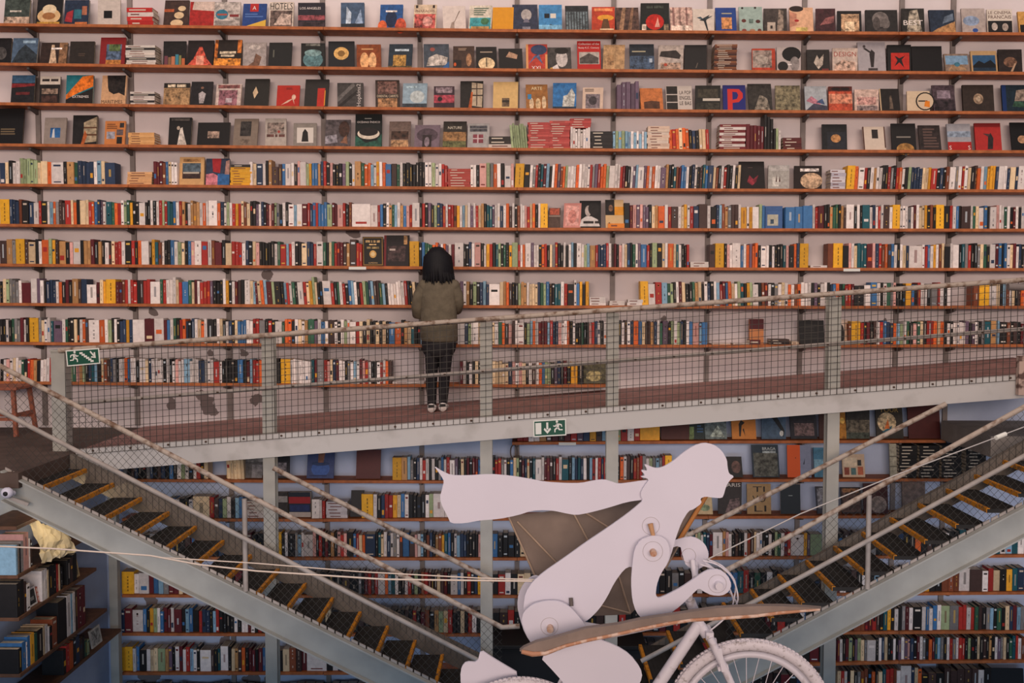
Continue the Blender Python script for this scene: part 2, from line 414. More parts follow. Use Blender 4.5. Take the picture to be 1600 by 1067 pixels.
# --- the upper wall
SEG('E', 0, 180, 'n1.5c k w w l^l^l^l^l^ c c2 o w3 k a2 e n n n n w s c n3', 35)
SEG('E', 240, 277, 'm m m u b c w w', 35)
SEG('E', 390, 699, 'w c n2 w k^a^ d2_d b w2 w k p w2 l y b b a n r k p k k k v l k w a2 e o o s w y w o b2 d2 e w k k k k k k k w w l w w r r', 36)
SEG('E', 735, 803, 'w w k p2 l g o w k w2 p', 36)
SEG('E', 804, 1156, 'Y3 k2 w g r k t m s k w o v u o l w w w o w w w w r g v r o o l w2 w w r m k k w v s w2 v o w o w w v2 a k k t u m b b w k n w k d t b n2 c u k w r k k w k c', 35, 3)
SEG('E', 1322, 1600, 'Y3 o w2 r k w a w w k k r g k r o w k l n n n n c c y r2 k n k u w2 g w r w c k d o w s y y y n w2 w n c2 n w2', 34.5, 3)
SEG('F', 0, 400, 'Y3 n n n u k2 n2 w2 r k2 w s o g d d r2 c o k c2 c r o b n v w t2 e o r w l e y k k w2 k k w k w r l r t t b w r a k w a a a w o w w3 o n w l w r y r c u c k k')
SEG('F', 400, 800, 'v w n k m p m l g k w k w2 s w2 m2 r n b r b b b l2 m m p2 r k u w6 w3 r b k w a e s w a b p r w3 k r k v k l n n r w r r u y w s c w v w r c a k t t v w w n w o d', 35.5)
SEG('F', 800, 856, 'w k u w w p r c o k w Y3', 35.5)
SEG('F', 975, 1195, 'k2^m p v p v v k c a o2 w r d2 w c y w r n2 d3 w k2 n s u a g d d w y2 w y w2 l b', 35)
SEG('F', 1227, 1600, 'b3 b3 b3 w r m2 k k a e e k a d w3 k w k t3 w n w r w d2 w Y3 w w w g w m w c c y k u k Y3 k2 r w b k d3 w e c w2 b k w2 p w w e w k m w k w', 35)
SEG('G', 0, 400, 'd2 a2 g Y3 d c2 k w o2 l y d a2 k p w2 k a a m k a k w d c r r w k2 r k o w2 k y t u w k k b w l c k b p w2 r2 w u m2 k c2 r r r w n k c')
SEG('G', 400, 566, 'p k k k k k w e r2 s r w k k c2 n n r w2 e k c e r m m d a d2^ r r', 35.5)
SEG('G', 640, 655, 'Y', 37)
SEG('G', 655, 800, 'k b e e e o o v w o v w m w3 k k n w p2 k w y r k t l k e k y', 36)
SEG('G', 800, 1077, 'l2 r w o w2 v w w k o r k c g r k k w k w s k w2 w l s a2 r n n n r w d m k p w c n k e w v b2 r k l2 k2 c w o2 c t w k k r', 36)
SEG('G', 1108, 1263, 'd2 Y3 k p w w3 b w o v o o k w2 w k w k k k t p k2 o n Y3', 35.5)
SEG('G', 1293, 1600, 'u2 Y3 k2 p w c t t t m2 p n r u o d b w k w c n w4 w r b w y w u c k2 w w2 k t g r k k g c e k w2 m b k b w c m w n k', 36)
SEG('H', 0, 400, 'k c l g g g w m3_ w2 v w k n n n w o k m k a2 d n2 w3_ m c y Y3 m m u r w r r k d r r w3 e r w^w^w^c r b2 e c m w r r r v k k k w^ y k w m d k w2 c s', 36)
SEG('H', 400, 655, 'm c o s m2 l k2 k s r w e k w2 r c y^l^c k k w3 r k e w r k b s w k r l e n s d d e s k w w w w w w r k k c k', 35.5, -4)
SEG('H', 714, 800, 'r v w a k l k n s n w3 c a o d', 35)
SEG('H', 800, 920, 'k k l a a w c c c n e l b d k t t w r k2 w^ b y k y', 35)
SEG('H', 1001, 1200, 'Y3 w2 r2 s2 e l k w m c k k e a c k w n k w s r m b o c w l t k y l w2 k u m', 36, -2)
SEG('H', 1200, 1485, 'w k g w c w o w u o w w w k v k w w k n b o k e r r m k3 w2 b2 w k w e g p k k k y2 b k r w w k g2 r w k w', 34)
SEG('H', 1521, 1600, 'u2 Y3 w2 c k s u w c k d o', 33)
SEG('I', 0, 400, 'k k w k e g g m w k Y3 g c w w t v3 w e k k c k w o d w4 o2 w l k w k n n y n w4 m3 w3 m b w e k r o n k n w c o w k2 k w c k w n k c b b b w w r', 36)
SEG('I', 400, 662, 'r g2 k r k w2 e o o k w c w a e2 v w b w d2 w k w l w w2 r c k c k k c k c k b2 o2 k a c t k k s', 36)
SEG('I', 715, 800, 'w2^ n l w2 c b k k c w e o d p', 33)
SEG('I', 800, 948, 'd w w2 k l s o w m m m s r n n p w w o k w k k e k k p r n w k w', 35.5)
SEG('I', 966, 1105, 'k w d w n o2 b c d d a n w e v2 k l w l n k w b p2 s b2', 35.5)
SEG('I', 1325, 1600, 'u Y3 r k m k d w r b n n o s l w e k p e c k r2^ o c o k w k w w w w v k v w k g t2 a2 s k2 u k d k m', 34)
SEG('J', 0, 82, 'k w p w c w w e k r o a k w w w r', 35, 2)
SEG('J', 103, 400, 'w l e p a l k n t s k c u d n g k w2 o b w w k w2 c n w w w w k w k w p w w s2 w w w n n g w w r2 w k k k k k b2 k m s r', 36)
SEG('J', 400, 612, 'r o k o w o k k Y3 w w w w w w w t m g2 r p c n m w w k g w s w m p r w k k w r w o d', 36)
SEG('J', 718, 912, 'm w k w k c k w k a c c c c c n p w p c k w d w o b l l k v n k m k y2 k2', 34)
# --- below the walkway
SEG('K', 808, 1031, 'r r w w a d m d m r v n y d s n l r w r y3', 26)
SEG('L', 192, 325, 'g k d n k k g n k d n k b k w l w k w r k c', 28)
SEG('L', 355, 382, 'c c c c c', 32, -3)
SEG('L', 613, 752, 'Y3 a2 s g k n w r w k w k g b w r w2 v k c k m k m m b', 34)
SEG('L', 769, 948, 'k r r g w k b c l k m n c k t w2 w m m d k r w t2 k s n t n w k s r w r n r', 34)
SEG('L', 964, 1050, 'k o w d k r u r g w l g s g r Y2', 35)
SEG('M', 262, 380, 'l b w k k w c4^ r d n l w k s b', 32)
SEG('M', 487, 508, 'w3 w r', 30)
SEG('M', 565, 756, 'Y3 w k n r r y c b w k k k k w l w3 w c d d w r v s b w', 36)
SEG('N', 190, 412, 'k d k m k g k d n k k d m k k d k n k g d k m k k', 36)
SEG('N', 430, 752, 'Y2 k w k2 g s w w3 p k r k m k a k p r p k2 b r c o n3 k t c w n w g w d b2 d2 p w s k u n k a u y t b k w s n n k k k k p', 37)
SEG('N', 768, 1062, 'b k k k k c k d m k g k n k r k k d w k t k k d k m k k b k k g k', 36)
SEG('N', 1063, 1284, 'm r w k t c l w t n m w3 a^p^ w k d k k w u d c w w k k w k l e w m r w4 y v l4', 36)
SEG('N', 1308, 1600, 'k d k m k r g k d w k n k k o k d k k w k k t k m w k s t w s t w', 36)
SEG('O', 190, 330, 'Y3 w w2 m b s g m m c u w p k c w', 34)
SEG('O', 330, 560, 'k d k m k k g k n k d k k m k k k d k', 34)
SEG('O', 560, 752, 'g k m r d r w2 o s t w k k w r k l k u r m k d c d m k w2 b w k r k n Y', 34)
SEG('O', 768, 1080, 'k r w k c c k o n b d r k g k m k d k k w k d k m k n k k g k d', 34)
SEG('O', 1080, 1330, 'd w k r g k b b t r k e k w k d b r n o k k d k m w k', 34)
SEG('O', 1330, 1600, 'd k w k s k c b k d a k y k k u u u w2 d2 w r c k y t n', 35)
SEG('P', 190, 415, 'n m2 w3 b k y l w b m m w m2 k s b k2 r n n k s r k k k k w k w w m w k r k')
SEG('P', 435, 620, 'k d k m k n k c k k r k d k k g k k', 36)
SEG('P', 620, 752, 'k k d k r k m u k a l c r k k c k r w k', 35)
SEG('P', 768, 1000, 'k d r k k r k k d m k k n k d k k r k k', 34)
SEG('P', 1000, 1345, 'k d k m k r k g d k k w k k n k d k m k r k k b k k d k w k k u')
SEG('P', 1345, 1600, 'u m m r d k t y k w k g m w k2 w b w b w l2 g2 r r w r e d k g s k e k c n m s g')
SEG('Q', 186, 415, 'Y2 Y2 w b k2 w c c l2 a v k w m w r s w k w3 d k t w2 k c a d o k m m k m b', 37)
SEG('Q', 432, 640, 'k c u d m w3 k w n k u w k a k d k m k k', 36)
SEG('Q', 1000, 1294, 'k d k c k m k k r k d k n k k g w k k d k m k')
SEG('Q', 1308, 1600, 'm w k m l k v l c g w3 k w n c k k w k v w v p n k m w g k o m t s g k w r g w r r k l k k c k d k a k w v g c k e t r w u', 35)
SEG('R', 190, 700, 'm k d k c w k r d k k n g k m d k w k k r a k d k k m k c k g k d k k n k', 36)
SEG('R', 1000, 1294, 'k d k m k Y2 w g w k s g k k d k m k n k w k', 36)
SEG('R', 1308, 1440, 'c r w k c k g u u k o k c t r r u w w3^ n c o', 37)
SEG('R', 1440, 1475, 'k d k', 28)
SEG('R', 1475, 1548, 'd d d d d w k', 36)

# ------------------------------------------------------------------ books shown cover-out
GREEK = {'New', 'SAUCERS', 'PETE JARVIS', 'SETTEMBRE', 'NIGHT MUSIC', 'LIVES ALIGHT', 'MUSICA DE ABRIL', 'SCULPTURE BOOK', 'OBRA MUSICAL', 'Roma', 'OBJECTS', 'ROMANA', 'MIDNIGHT', 'FLAMES',
         'MASTERPIECES', 'Cuba', 'Diana', 'Mothering', 'CIRCLE', 'NEW', 'DECORATIVE', 'DRAWINGS', 'TODO A LA TUA'}
CROPX = {1: 0, 2: 400, 3: 800, 4: 1180}
def cover_book(row, px0, px1, pytop, base, els, label, m=0.35, lean=11, Y=None, name='cover_out_book', thick=None, spine=None, cat='book', grp='books displayed cover-out on the wall shelves'):
    yb = interp(ROWS[row][0], (px0+px1)/2); Y = Y or EDGEY+0.07
    A = at(px0, yb, Y); B = at(px1, yb, Y); T = at((px0+px1)/2, pytop, Y)
    L = math.radians(lean); t = thick or random.uniform(.014, .026)
    w_ = B.x-A.x; z = zrow(row, (A.x+B.x)/2)+0.0008
    h = (T.z-z)/math.cos(L)
    X0 = A.x
    sk = random.uniform(-.012, .012)
    def P(u, v, n):    # n: toward the viewer
        return (X0+u*w_+sk*v, Y+t*math.cos(L)+v*h*math.sin(L)-n*math.cos(L), z+v*h*math.cos(L)+n*math.sin(L))
    b = MB()
    bc = hp(base); cov = (*bc, m); side = (*(hp(spine) if spine else vary(bc, .8)), .1)
    e = .003/w_; ev = .003/h
    def slab(u0, u1, v0, v1, n0, n1, c):
        b.hexa([P(u0, v0, n1), P(u1, v0, n1), P(u1, v0, n0), P(u0, v0, n0), P(u0, v1, n1), P(u1, v1, n1), P(u1, v1, n0), P(u0, v1, n0)], c)
    slab(0, 1, 0, 1, t-.0025, t, cov)
    slab(0, 1, 0, 1, 0, .0025, side)
    slab(0, e*.9, 0, 1, .0025, t-.0025, side)
    slab(e*.9, 1-e, ev, 1-ev, .0025, t-.0025, (*random.choice(PAGES), .25))
    n = t
    for q in els:
        n += .0004
        k = q[0]
        if k == 'r':
            _, u0, v0, u1, v1, c = q[:6]; mm = q[6] if len(q) > 6 else 0
            b.add([P(u0, v0, n), P(u1, v0, n), P(u1, v1, n), P(u0, v1, n)], [(0, 1, 2, 3)], (*hp(c), mm))
        elif k == 'e':
            _, cu, cv, ru, rv, c = q[:6]; mm = q[6] if len(q) > 6 else 0
            b.add([P(cu+ru*math.cos(a), cv+rv*math.sin(a), n) for a in [2*math.pi*i/18 for i in range(18)]], [tuple(range(18))], (*hp(c), mm))
        elif k == 'p':
            _, pts, c = q[:3]; mm = q[3] if len(q) > 3 else 0
            b.add([P(u, v, n) for u, v in pts], [tuple(range(len(pts)))], (*hp(c), mm))
        elif k == 't':
            _, tx, cu, cv, wid, c = q[:6]; ht = q[6] if len(q) > 6 else None; rot = len(q) > 7
            if tx in GREEK:      # lettering too small to read in the photograph: word blocks
                hv = wid*w_*.16/h; x = cu-wid/2
                for wd in tx.split():
                    ww = wid*len(wd)/max(1, len(tx)); b.add([P(x, cv-hv/2, n), P(x+ww, cv-hv/2, n), P(x+ww, cv+hv/2, n), P(x, cv+hv/2, n)], [(0, 1, 2, 3)], (*hp(c), .8)); x += ww+wid/len(tx)
                continue
            vs, fs, asp = text_polys(tx)
            if rot: wu = wid; hv = ht
            else: wu = wid; hv = ht or wid*w_/asp/h
            if rot: pts = [P(cu+(.5-y)*wu, cv+(x-.5)*hv, n) for x, y in vs]
            else: pts = [P(cu+(x-.5)*wu, cv+(y-.5)*hv, n) for x, y in vs]
            b.add(pts, fs, (*hp(c), 0))
        elif k == 'l':      # lines of small print
            _, u0, v0, u1, v1, num, c = q
            for i in range(num):
                vv = v0+(v1-v0)*(i+.5)/num; hh = (v1-v0)/num*.28
                uu = u0+(u1-u0)*random.uniform(.6, 1)
                b.add([P(u0, vv-hh, n), P(uu, vv-hh, n), P(uu, vv+hh, n), P(u0, vv+hh, n)], [(0, 1, 2, 3)], (*hp(c), 0))
    o = b.build(name, PRINT)
    if label: tag(o, '%s, %s shelf' % (label, ROWS[row][1]), cat, grp)
    return o
def D(row, crop, z0, z1, zt, base, els, label, m=0.35, **k):
    s = .2625; ox = CROPX[crop]
    cover_book(row, ox+z0*s, ox+z1*s, zt*s, base, els, label, m, **k)
WH = 'e4dad4'; BK = '262324'
# top shelf
D('A',1,20,170,-10,'4a524c',[('r',0,0,1,.3,'b09a88',1),('t','New',.45,.52,.45,'c8c0b4')],'dark green cover with pale flowers along the foot',.6)
D('A',1,210,360,-10,BK,[('e',.5,.35,.46,.3,'d8b78a',.2),('e',.5,.6,.28,.2,'dcc8a8',.2),('e',.5,.35,.26,.14,'a8774c',.2),('r',.05,0,.95,.12,'c79a4a',.6)],'black cover with a puffy cream figure over yellow fruit')
D('A',1,380,525,-6,'303c50',[('p',[(.02,.15),(.32,.1),(.36,.6),(.1,.5)],'a83a40',.3),('r',.4,.25,.7,.62,'3c7480',.3),('r',.72,.4,.92,.75,'b0745a',.3),('r',.45,0,.95,.12,'c47a4a',.3)],'navy cover with red and teal painted shapes')
D('A',1,580,715,-10,'c9bdb4',[('r',.27,.28,.64,.57,'1c1a1b')],'pale grey cover with a small black square',.1)
D('A',1,970,1115,-5,'4a3630',[('e',.55,.12,.26,.14,'d6bc98',.2),('e',.62,.42,.2,.13,'d6bc98',.2),('e',.72,.68,.16,.1,'d6bc98',.2),('r',0,.55,.4,.66,'b0603c',.3)],'dark cover with three cream blobs climbing right')
D('A',1,1125,1270,4,'a8302c',[('p',[(.1,.68),(1,.62),(1,1),(.15,1)],'cbb6aa',.3)],'deep red cover with a pale cloth at the top')
D('A',1,1270,1425,6,'b3a9a2',[('e',.3,.5,.24,.2,'3f7d92',.3),('r',.12,.46,.5,.53,'b25a4c'),('r',.6,.4,.95,.5,'8a3a3a'),('l',.05,.05,.95,.25,4,'8a8480')],'pale grey sketched cover with a teal disc',.7)
D('A',1,1440,1580,16,'2d4c86',[('r',.3,.66,.66,1,'b8322e'),('t','A',.48,.82,.16,WH),('p',[(0,0),(1,0),(1,.32)],'d8b24e'),('l',.1,.4,.9,.6,2,'5c7ab0')],'blue cover with a red square and yellow corner',.2)
D('A',2,75,220,6,'cbbdb0',[('t','HOTELS',.5,.83,.92,'2a2624',.26),('r',.05,.02,.95,.66,'6a5a54',1),('p',[(.2,.1),(.9,.1),(.9,.5),(.5,.55)],'b8a498',.8)],'pale hotels cover with a brown interior picture')
D('A',2,250,410,10,'2d2a34',[('t','LOS ANGELES',.46,.78,.78,WH),('r',0,.3,1,.5,'8a4a50',1),('r',0,0,1,.25,'3a2e34',1)],'dark city-lights cover lettered Los Angeles',.3)
D('A',2,505,645,10,'4c6078',[('p',[(.2,0),(.4,0),(.45,.6),(.25,.85)],'b9c4d0',.5),('p',[(.6,.2),(.95,.1),(.85,.75)],'8fa0b6',.6),('r',0,0,1,.18,'2a3038',.6)],'slate blue cover with a curved white tower')
D('A',2,735,870,22,'2d5c92',[('e',.12,.1,.2,.25,'c9663c',.5),('e',.92,.12,.25,.32,'b8553c',.6),('e',.5,.4,.25,.35,'1c3050',.4),('t','Diana',.5,.72,.5,WH)],'blue cover with orange glows in both bottom corners')
D('A',2,935,1070,22,'cdb8a0',[('t','PHARAOHS',.5,.74,.85,'6a3a34'),('r',.04,.02,.96,.62,'b05a54',1),('e',.62,.32,.22,.2,'c9948a',.7),('r',.08,.86,.18,.98,'3a2e2c'),('r',.82,.86,.92,.98,'3a2e2c')],'cream pharaohs cover with a red statue picture')
D('A',2,1115,1250,30,'d5c8c0',[('p',[(.3,.05),(.5,.05),(.5,.35),(.38,.3)],'9a8a80',.4),('p',[(.48,.3),(.52,.33),(.78,.8),(.72,.78)],'8a7a70')],'white cover with a thin grey feather',.1)
D('A',2,1265,1400,28,'d2c8b8',[('r',.04,.03,.96,.5,'4a9aa0',.5),('e',.7,.35,.18,.14,'4a7a58',.5),('r',.1,.03,.9,.14,'b08a58',.6),('l',.2,.58,.85,.92,4,'6a7a6a')],'cream cover above a turquoise seaside picture')
D('A',2,1405,1530,38,'d79a28',[],'plain mustard yellow cover',.06)
D('A',3,5,155,22,'3a4054',[('e',.55,.6,.21,.22,'b0a8a4',.4),('p',[(.42,.3),(.68,.3),(.6,.45),(.48,.45)],'7a7684'),('r',.38,0,.7,.14,'8a8a96',.6)],'slate cover with a pale hot-air balloon')
D('A',3,160,298,22,'4c8cba',[('r',.24,.48,.46,.66,'22262c'),('r',.5,.48,.74,.66,'d8d0c4'),('r',.46,0,.56,.25,'2c3c50'),('r',0,.05,1,.22,'7fb0cc',.5)],'sky blue cover with black and white squares',.25)
D('A',3,320,458,28,'4a5054',[('r',.0,.78,1,1,'2e3236',.4)]+[('r',.05+.12*i,.0,.1+.12*i,.75,'6f7c80',.9) for i in range(8)],'grey forest cover with pale vertical streaks',.6)
D('A',3,475,612,35,'b84a30',[('e',.6,.55,.36,.12,'dca03c',.2),('p',[(.4,.1),(.8,.1),(.7,.5),(.5,.5)],'6a4a30',.3),('r',.35,0,.95,.1,'d8c0a0',.4),('t','SAUCERS',.5,.88,.8,'d88a5a')],'orange red cover with a yellow saucer shape',.3)
D('A',3,622,758,40,'5a443c',[('p',[(.1,0),(.3,0),(.45,1),(.3,1)],'9a7a60',.6),('p',[(.5,0),(.65,0),(.8,1),(.7,1)],'8a6a54',.6)],'brown curtain-streaked cover beside the black apple cover',.8)
D('A',3,765,935,12,'1f2321',[('e',.5,.33,.32,.28,'b8281e',.35),('p',[(.5,.15),(.6,.5),(.68,.15)],'d8a090',.3),('r',.05,0,.2,.25,'c8b8a8',.8),('r',.82,0,.98,.25,'8a7a64',.8),('t','PETE JARVIS',.5,.86,.6,'4a5048')],'large black cover with a shiny red apple')
D('A',3,945,1078,38,'b89c90',[('r',.1,0,.2,1,'8a6a64',.6),('r',.4,0,.48,1,'967870',.6),('r',.7,0,.78,1,'8a6a64',.6),('r',.05,0,.95,.25,'d0bcae',.9)],'dusty pink streaked cover',.8)
D('A',3,1078,1205,48,'d0c4b8',[('p',[(.3,.5),(.6,.45),(.8,.75),(.5,.6)],'2e3438',.2),('p',[(.5,.5),(.62,.5),(.72,.05),(.66,.05)],'2e3438'),('p',[(.18,.62),(.36,.66),(.5,.55),(.35,.55)],'4a5a64'),('p',[(.55,.6),(.95,.7),(.6,.5)],'3a4448')],'pale cover with a dark long-legged bird',.1)
D('A',3,1215,1338,40,'2a4a8a',[('r',.28,.12,.78,.6,'c08a5c',.9),('l',.3,.72,.8,.8,1,'b0a890')],'royal blue cover with a small warm picture',.15)
D('A',3,1355,1495,35,'9fb0a8',[('e',.2,.45,.1,.07,'6a3a34'),('e',.8,.42,.1,.07,'5a3430'),('r',.42,.35,.6,.52,'6a7c74',.5),('e',.2,.07,.1,.06,'8a4a44'),('e',.55,.07,.12,.05,'a8806a'),('e',.85,.07,.08,.06,'6a3a34'),('e',.15,.95,.05,.04,'3a3230'),('e',.7,.96,.05,.04,'3a3230')],'pale teal cover with tiny scattered motifs',.15)
D('A',4,52,190,45,'4a423e',[('p',[(.55,0),(.85,0),(.85,.9),(.65,.95)],'8a7c70',.9),('r',.15,.02,.5,.42,'b8aa9c',.2),('r',.28,.15,.38,.28,'3a3430')],'dark cover with a standing figure and pale label',.5)
D('A',4,208,348,40,'d8ae8e',[('e',.3,.95,.3,.12,'3a2c28',.2),('p',[(0,.2),(.3,.3),(.3,.75),(0,.85)],'c08a72',.3),('e',.3,.47,.1,.05,'a82c30'),('r',.25,0,.75,.2,'c8b470',.5)],'peach cover with a face and red lips',.2)
D('A',4,362,478,45,'4a2c30',[('p',[(.2,.3),(.9,.4),(.95,.7),(.5,.6)],'8a5a58',.7)],'dark maroon cover with a blurred pink swirl',.5)
D('A',4,492,635,60,BK,[('r',.15,.08,.9,.85,'b59678',1),('r',.3,.02,.7,.5,'d8c0a0',.9)],'black-bordered cover with a cream ruffled picture')
D('A',4,660,850,55,'33302f',[('e',.46,.58,.26,.34,'7c7470',.5),('e',.34,.4,.12,.3,'5a5350',.4),('e',.62,.4,.14,.22,'6f6864',.4),('r',.35,0,.65,.2,'4a4442',.4)],'wide black cover with a grey bald head')
D('A',4,875,1010,45,'35322e',[('p',[(.2,0),(.9,0),(.7,.95),(.35,.9)],'a49a8a',1),('t','BEST',.5,.42,.85,WH,.2)],'dark silvery portrait cover lettered BEST',.6)
D('A',4,1045,1195,55,'2f3a4a',[('p',[(0,0),(1,0),(1,.5),(.3,.2)],'a8825a',.8),('p',[(.5,.4),(.95,.55),(.95,.85),(.6,.7)],'6a7684',.5)],'dusk blue cover with a tan field at foot')
D('A',4,1235,1375,45,'b0a39c',[('e',.4,.5,.35,.2,'8f9cb0',.4),('e',.55,.12,.12,.08,'3f5c98',.3)],'greige cover with a pale blue wash',.2)
D('A',4,1385,1535,50,'d6cabd',[('t','LE CINEMA',.5,.86,.9,'5a3a34'),('t','FRANCAIS',.5,.68,.9,'5a3a34'),('r',.02,0,.98,.52,'2a2727',.5),('e',.28,.28,.12,.16,'b8aaa0',.5),('e',.7,.26,.12,.16,'a89a90',.5)],'white cinema cover with two faces below the lettering',.1)
D('A',4,1575,1640,65,'c79a5a',[('r',.1,.05,.9,.4,'2e2a28')],'tan cover with dark block cut by the right edge')
# second shelf
D('B',1,-25,62,222,BK,[('e',.35,.4,.35,.25,'5a5654',.6)],'black cover with grey orb at the far left')
D('B',1,65,215,222,'5b6e82',[('p',[(0,0),(1,0),(1,.35),(.5,.75),(.25,.5)],'3a4248',.6),('r',.4,.8,.9,.9,'9ab0c0',.4)],'slate blue mountain cover')
D('B',1,235,392,250,'40312c',[('p',[(.35,0),(.65,0),(.5,.9),(.4,.9)],'c8ae94',.7),('r',.7,0,1,1,'8a6a50',.8),('t','Cuba',.6,.72,.4,WH)],'brown cover with a pale waterfall')
D('B',1,412,558,242,'38312d',[('l',.35,.35,.7,.5,2,'5a4c42')],'plain near-black brown cover',.2)
D('B',1,590,740,218,'8e2c2e',[('r',.25,.02,.85,.75,'5a6a80',.9),('r',.35,.5,.8,.75,'5f7048',.8),('r',.25,.02,.85,.18,'c08448',.6)],'crimson cover with an inset landscape',.1)
D('B',1,970,1105,240,BK,[('r',.05,.02,.2,.4,'7a4a54'),('r',.22,.02,.34,.35,'8a6a50'),('r',.36,.02,.52,.38,'c08060'),('r',.54,.02,.68,.46,'4a8a9a'),('r',.7,.02,.8,.42,'8a8a5a'),('r',.82,.02,.96,.3,'c0704a')],'black cover with a row of coloured blocks at foot')
D('B',1,1110,1265,235,'2a1f20',[('p',[(.0,0),(1,0),(.75,.3),(.55,.75),(.45,.75),(.25,.3)],'c25a48',.8),('r',.35,.05,.65,.4,'dc9a84',.6)],'black cover with a glowing red castle')
D('B',1,1270,1430,232,'2e2420',[('r',.0,0,1,.3,'cf8a3c',1),('r',0,.3,.12,1,'b06a30',1),('r',.85,.5,1,1,'b06a30',1),('t','MIDNIGHT',.5,.52,.6,'c8b8a0'),('t','FLAMES',.5,.4,.5,'c8b8a0')],'black cover framed with orange flames')
D('B',1,1445,1583,248,'a69c98',[('p',[(.15,0),(.7,.05),(.8,.4),(.55,.55),(.45,.2)],'7a5c4c',.5),('e',.5,.8,.25,.1,'c0b6b0',.5)],'grey cover with a curled brown hand',.3)
D('B',2,72,208,248,'252626',[('r',.18,.4,.24,.7,'6a6a60')],'black cover with a thin pale line',.15)
D('B',2,268,410,252,'242626',[('e',.5,.32,.42,.34,'5f8084',.6),('e',.5,.6,.36,.14,'7f9a9a',.7),('t','OBJECTS',.5,.93,.6,'7a7a74')],'black cover with a teal wicker basket')
D('B',2,430,585,240,'25272c',[('e',.5,.54,.29,.24,'d8b070',.4),('e',.5,.54,.14,.12,'8a6a3c',.4)],'black cover with a golden clock-like disc',.1)
D('B',2,600,745,260,'8a4a24',[('e',.32,.3,.18,.36,'d8a878',.5),('e',.65,.3,.16,.36,'dcae80',.5),('l',.2,.75,.7,.85,1,'d0a070')],'rust brown cover with two pale torsos')
D('B',2,785,925,258,'2c3a46',[('r',.2,.1,.75,.55,'b08a4c',1),('t','Roma',.55,.75,.6,'b8c4cc'),('r',0,0,1,.1,'6a5a3c',.8)],'navy cover with golden lit buildings')
D('B',2,1000,1150,258,'4c545e',[('p',[(.1,.1),(.9,.15),(.95,.45),(.5,.6),(.2,.45)],'b8b0a8',.8),('p',[(.7,0),(1,0),(1,.3)],'3f6a98'),('e',.35,.78,.1,.08,'9a5a50')],'grey cover with white draped marble')
D('B',2,1172,1298,270,'4f3c34',[('e',.75,.4,.13,.28,'a07a5c',.6),('r',.05,.0,.4,.4,'2e2422',.4),('e',.1,.2,.06,.08,'c8602c'),('l',.25,.8,.7,.92,2,'a08a78')],'brown cover with a seated golden figure')
D('B',2,1312,1435,275,'221f20',[('e',.5,.24,.4,.28,'d8c09a',.5),('r',.48,.1,.52,.5,'2a2222'),('l',.2,.72,.8,.8,1,'b0a090')],'black cover with a cream fan wheel')
D('B',2,1448,1590,285,'262323',[('p',[(.3,.6),(.75,.5),(.8,.7),(.45,.85)],'b09078',.4)],'black cover with a pale hand at top',.15)
D('B',3,85,212,258,'b5483a',[('r',0,0,.1,1,'d8a06c'),('r',.9,0,1,.6,'d8a06c'),('e',.6,.78,.38,.2,'3c4a68',.3),('p',[(.1,.2),(.4,.55),(.8,.2),(.6,.6)],'5a6a8a',.6),('t','XXL',.5,.07,.5,WH)],'red comic cover with a navy burst',.3)
D('B',3,215,355,278,'4c4846',[('e',.6,.5,.25,.38,'b8b0ac',.5),('e',.6,.85,.3,.15,'2a2624',.3),('p',[(0,0),(.5,0),(.4,.25)],'d0c8c4',.4),('r',.1,.02,.2,.1,'c8a03c')],'black and white portrait cover, face resting on hands',.5)
D('B',3,390,530,238,'b62c28',[('r',.08,.2,.94,.62,'b0a8a0',.3),('p',[(.1,.22),(.9,.22),(.9,.42),(.5,.58),(.1,.4)],'5a5450',.6),('t','Collection of the',.5,.9,.88,WH),('t','Rusty K.C. Century',.5,.76,.88,WH)],'bright red cover with a grey building photograph',.05)
D('B',3,540,668,262,'b3936e',[('r',.2,.2,.5,.6,'9a7a58',.8)],'plain tan mottled cover',.45)
D('B',3,702,848,258,'28303a',[('r',0,0,1,.55,'46566a',1),('r',.8,.3,.92,.45,'b0bcc8'),('l',.1,.68,.9,.76,1,'b0a890')],'dark navy night city cover')
D('B',3,868,1018,265,'b3a79f',[('p',[(.05,.55),(.85,.45),(.9,.6),(.7,.8),(.1,.75)],'3a3432',.5),('r',.1,.0,.9,.3,'a08878',1),('e',.3,.22,.07,.06,'b0503c')],'pale cover with a dark locomotive')
D('B',3,1025,1158,262,'292728',[('p',[(.5,.1),(.55,.1),(.62,.3),(.58,.3)],'6a6058')],'plain black cover beside the brown record stack',.1)
D('B',3,1430,1568,285,'b04a34',[('r',.02,.15,.85,.92,'8f8078',.8),('e',.4,.5,.3,.22,'a89c92',.5)],'red-edged cover with a grey boat picture')
D('B',4,130,272,275,'b7aca8',[('e',.62,.7,.4,.3,'1e1c1d'),('e',.75,.3,.2,.3,'8f8784',.4),('e',.25,.2,.22,.2,'2a2727',.2),('r',.45,.25,.62,.3,'e0d8d4')],'white portrait cover with black bobbed hair',.1)
D('B',4,310,445,292,'332f2d',[('p',[(.3,.4),(.45,.75),(.55,.55),(.75,.8),(.7,.3),(.5,.1)],'b0a498',.7),('r',.65,.02,.95,.12,'7a3a38')],'black cover with a white crumpled leaf')
D('B',4,460,610,282,'c2b0a4',[('t','DESIGN',.5,.74,.88,'a04a44',.2),('p',[(.05,.0),(.95,.0),(.9,.4),(.4,.5),(.1,.3)],'b59a8a',1)],'pale cover lettered DESIGN in red',.3)
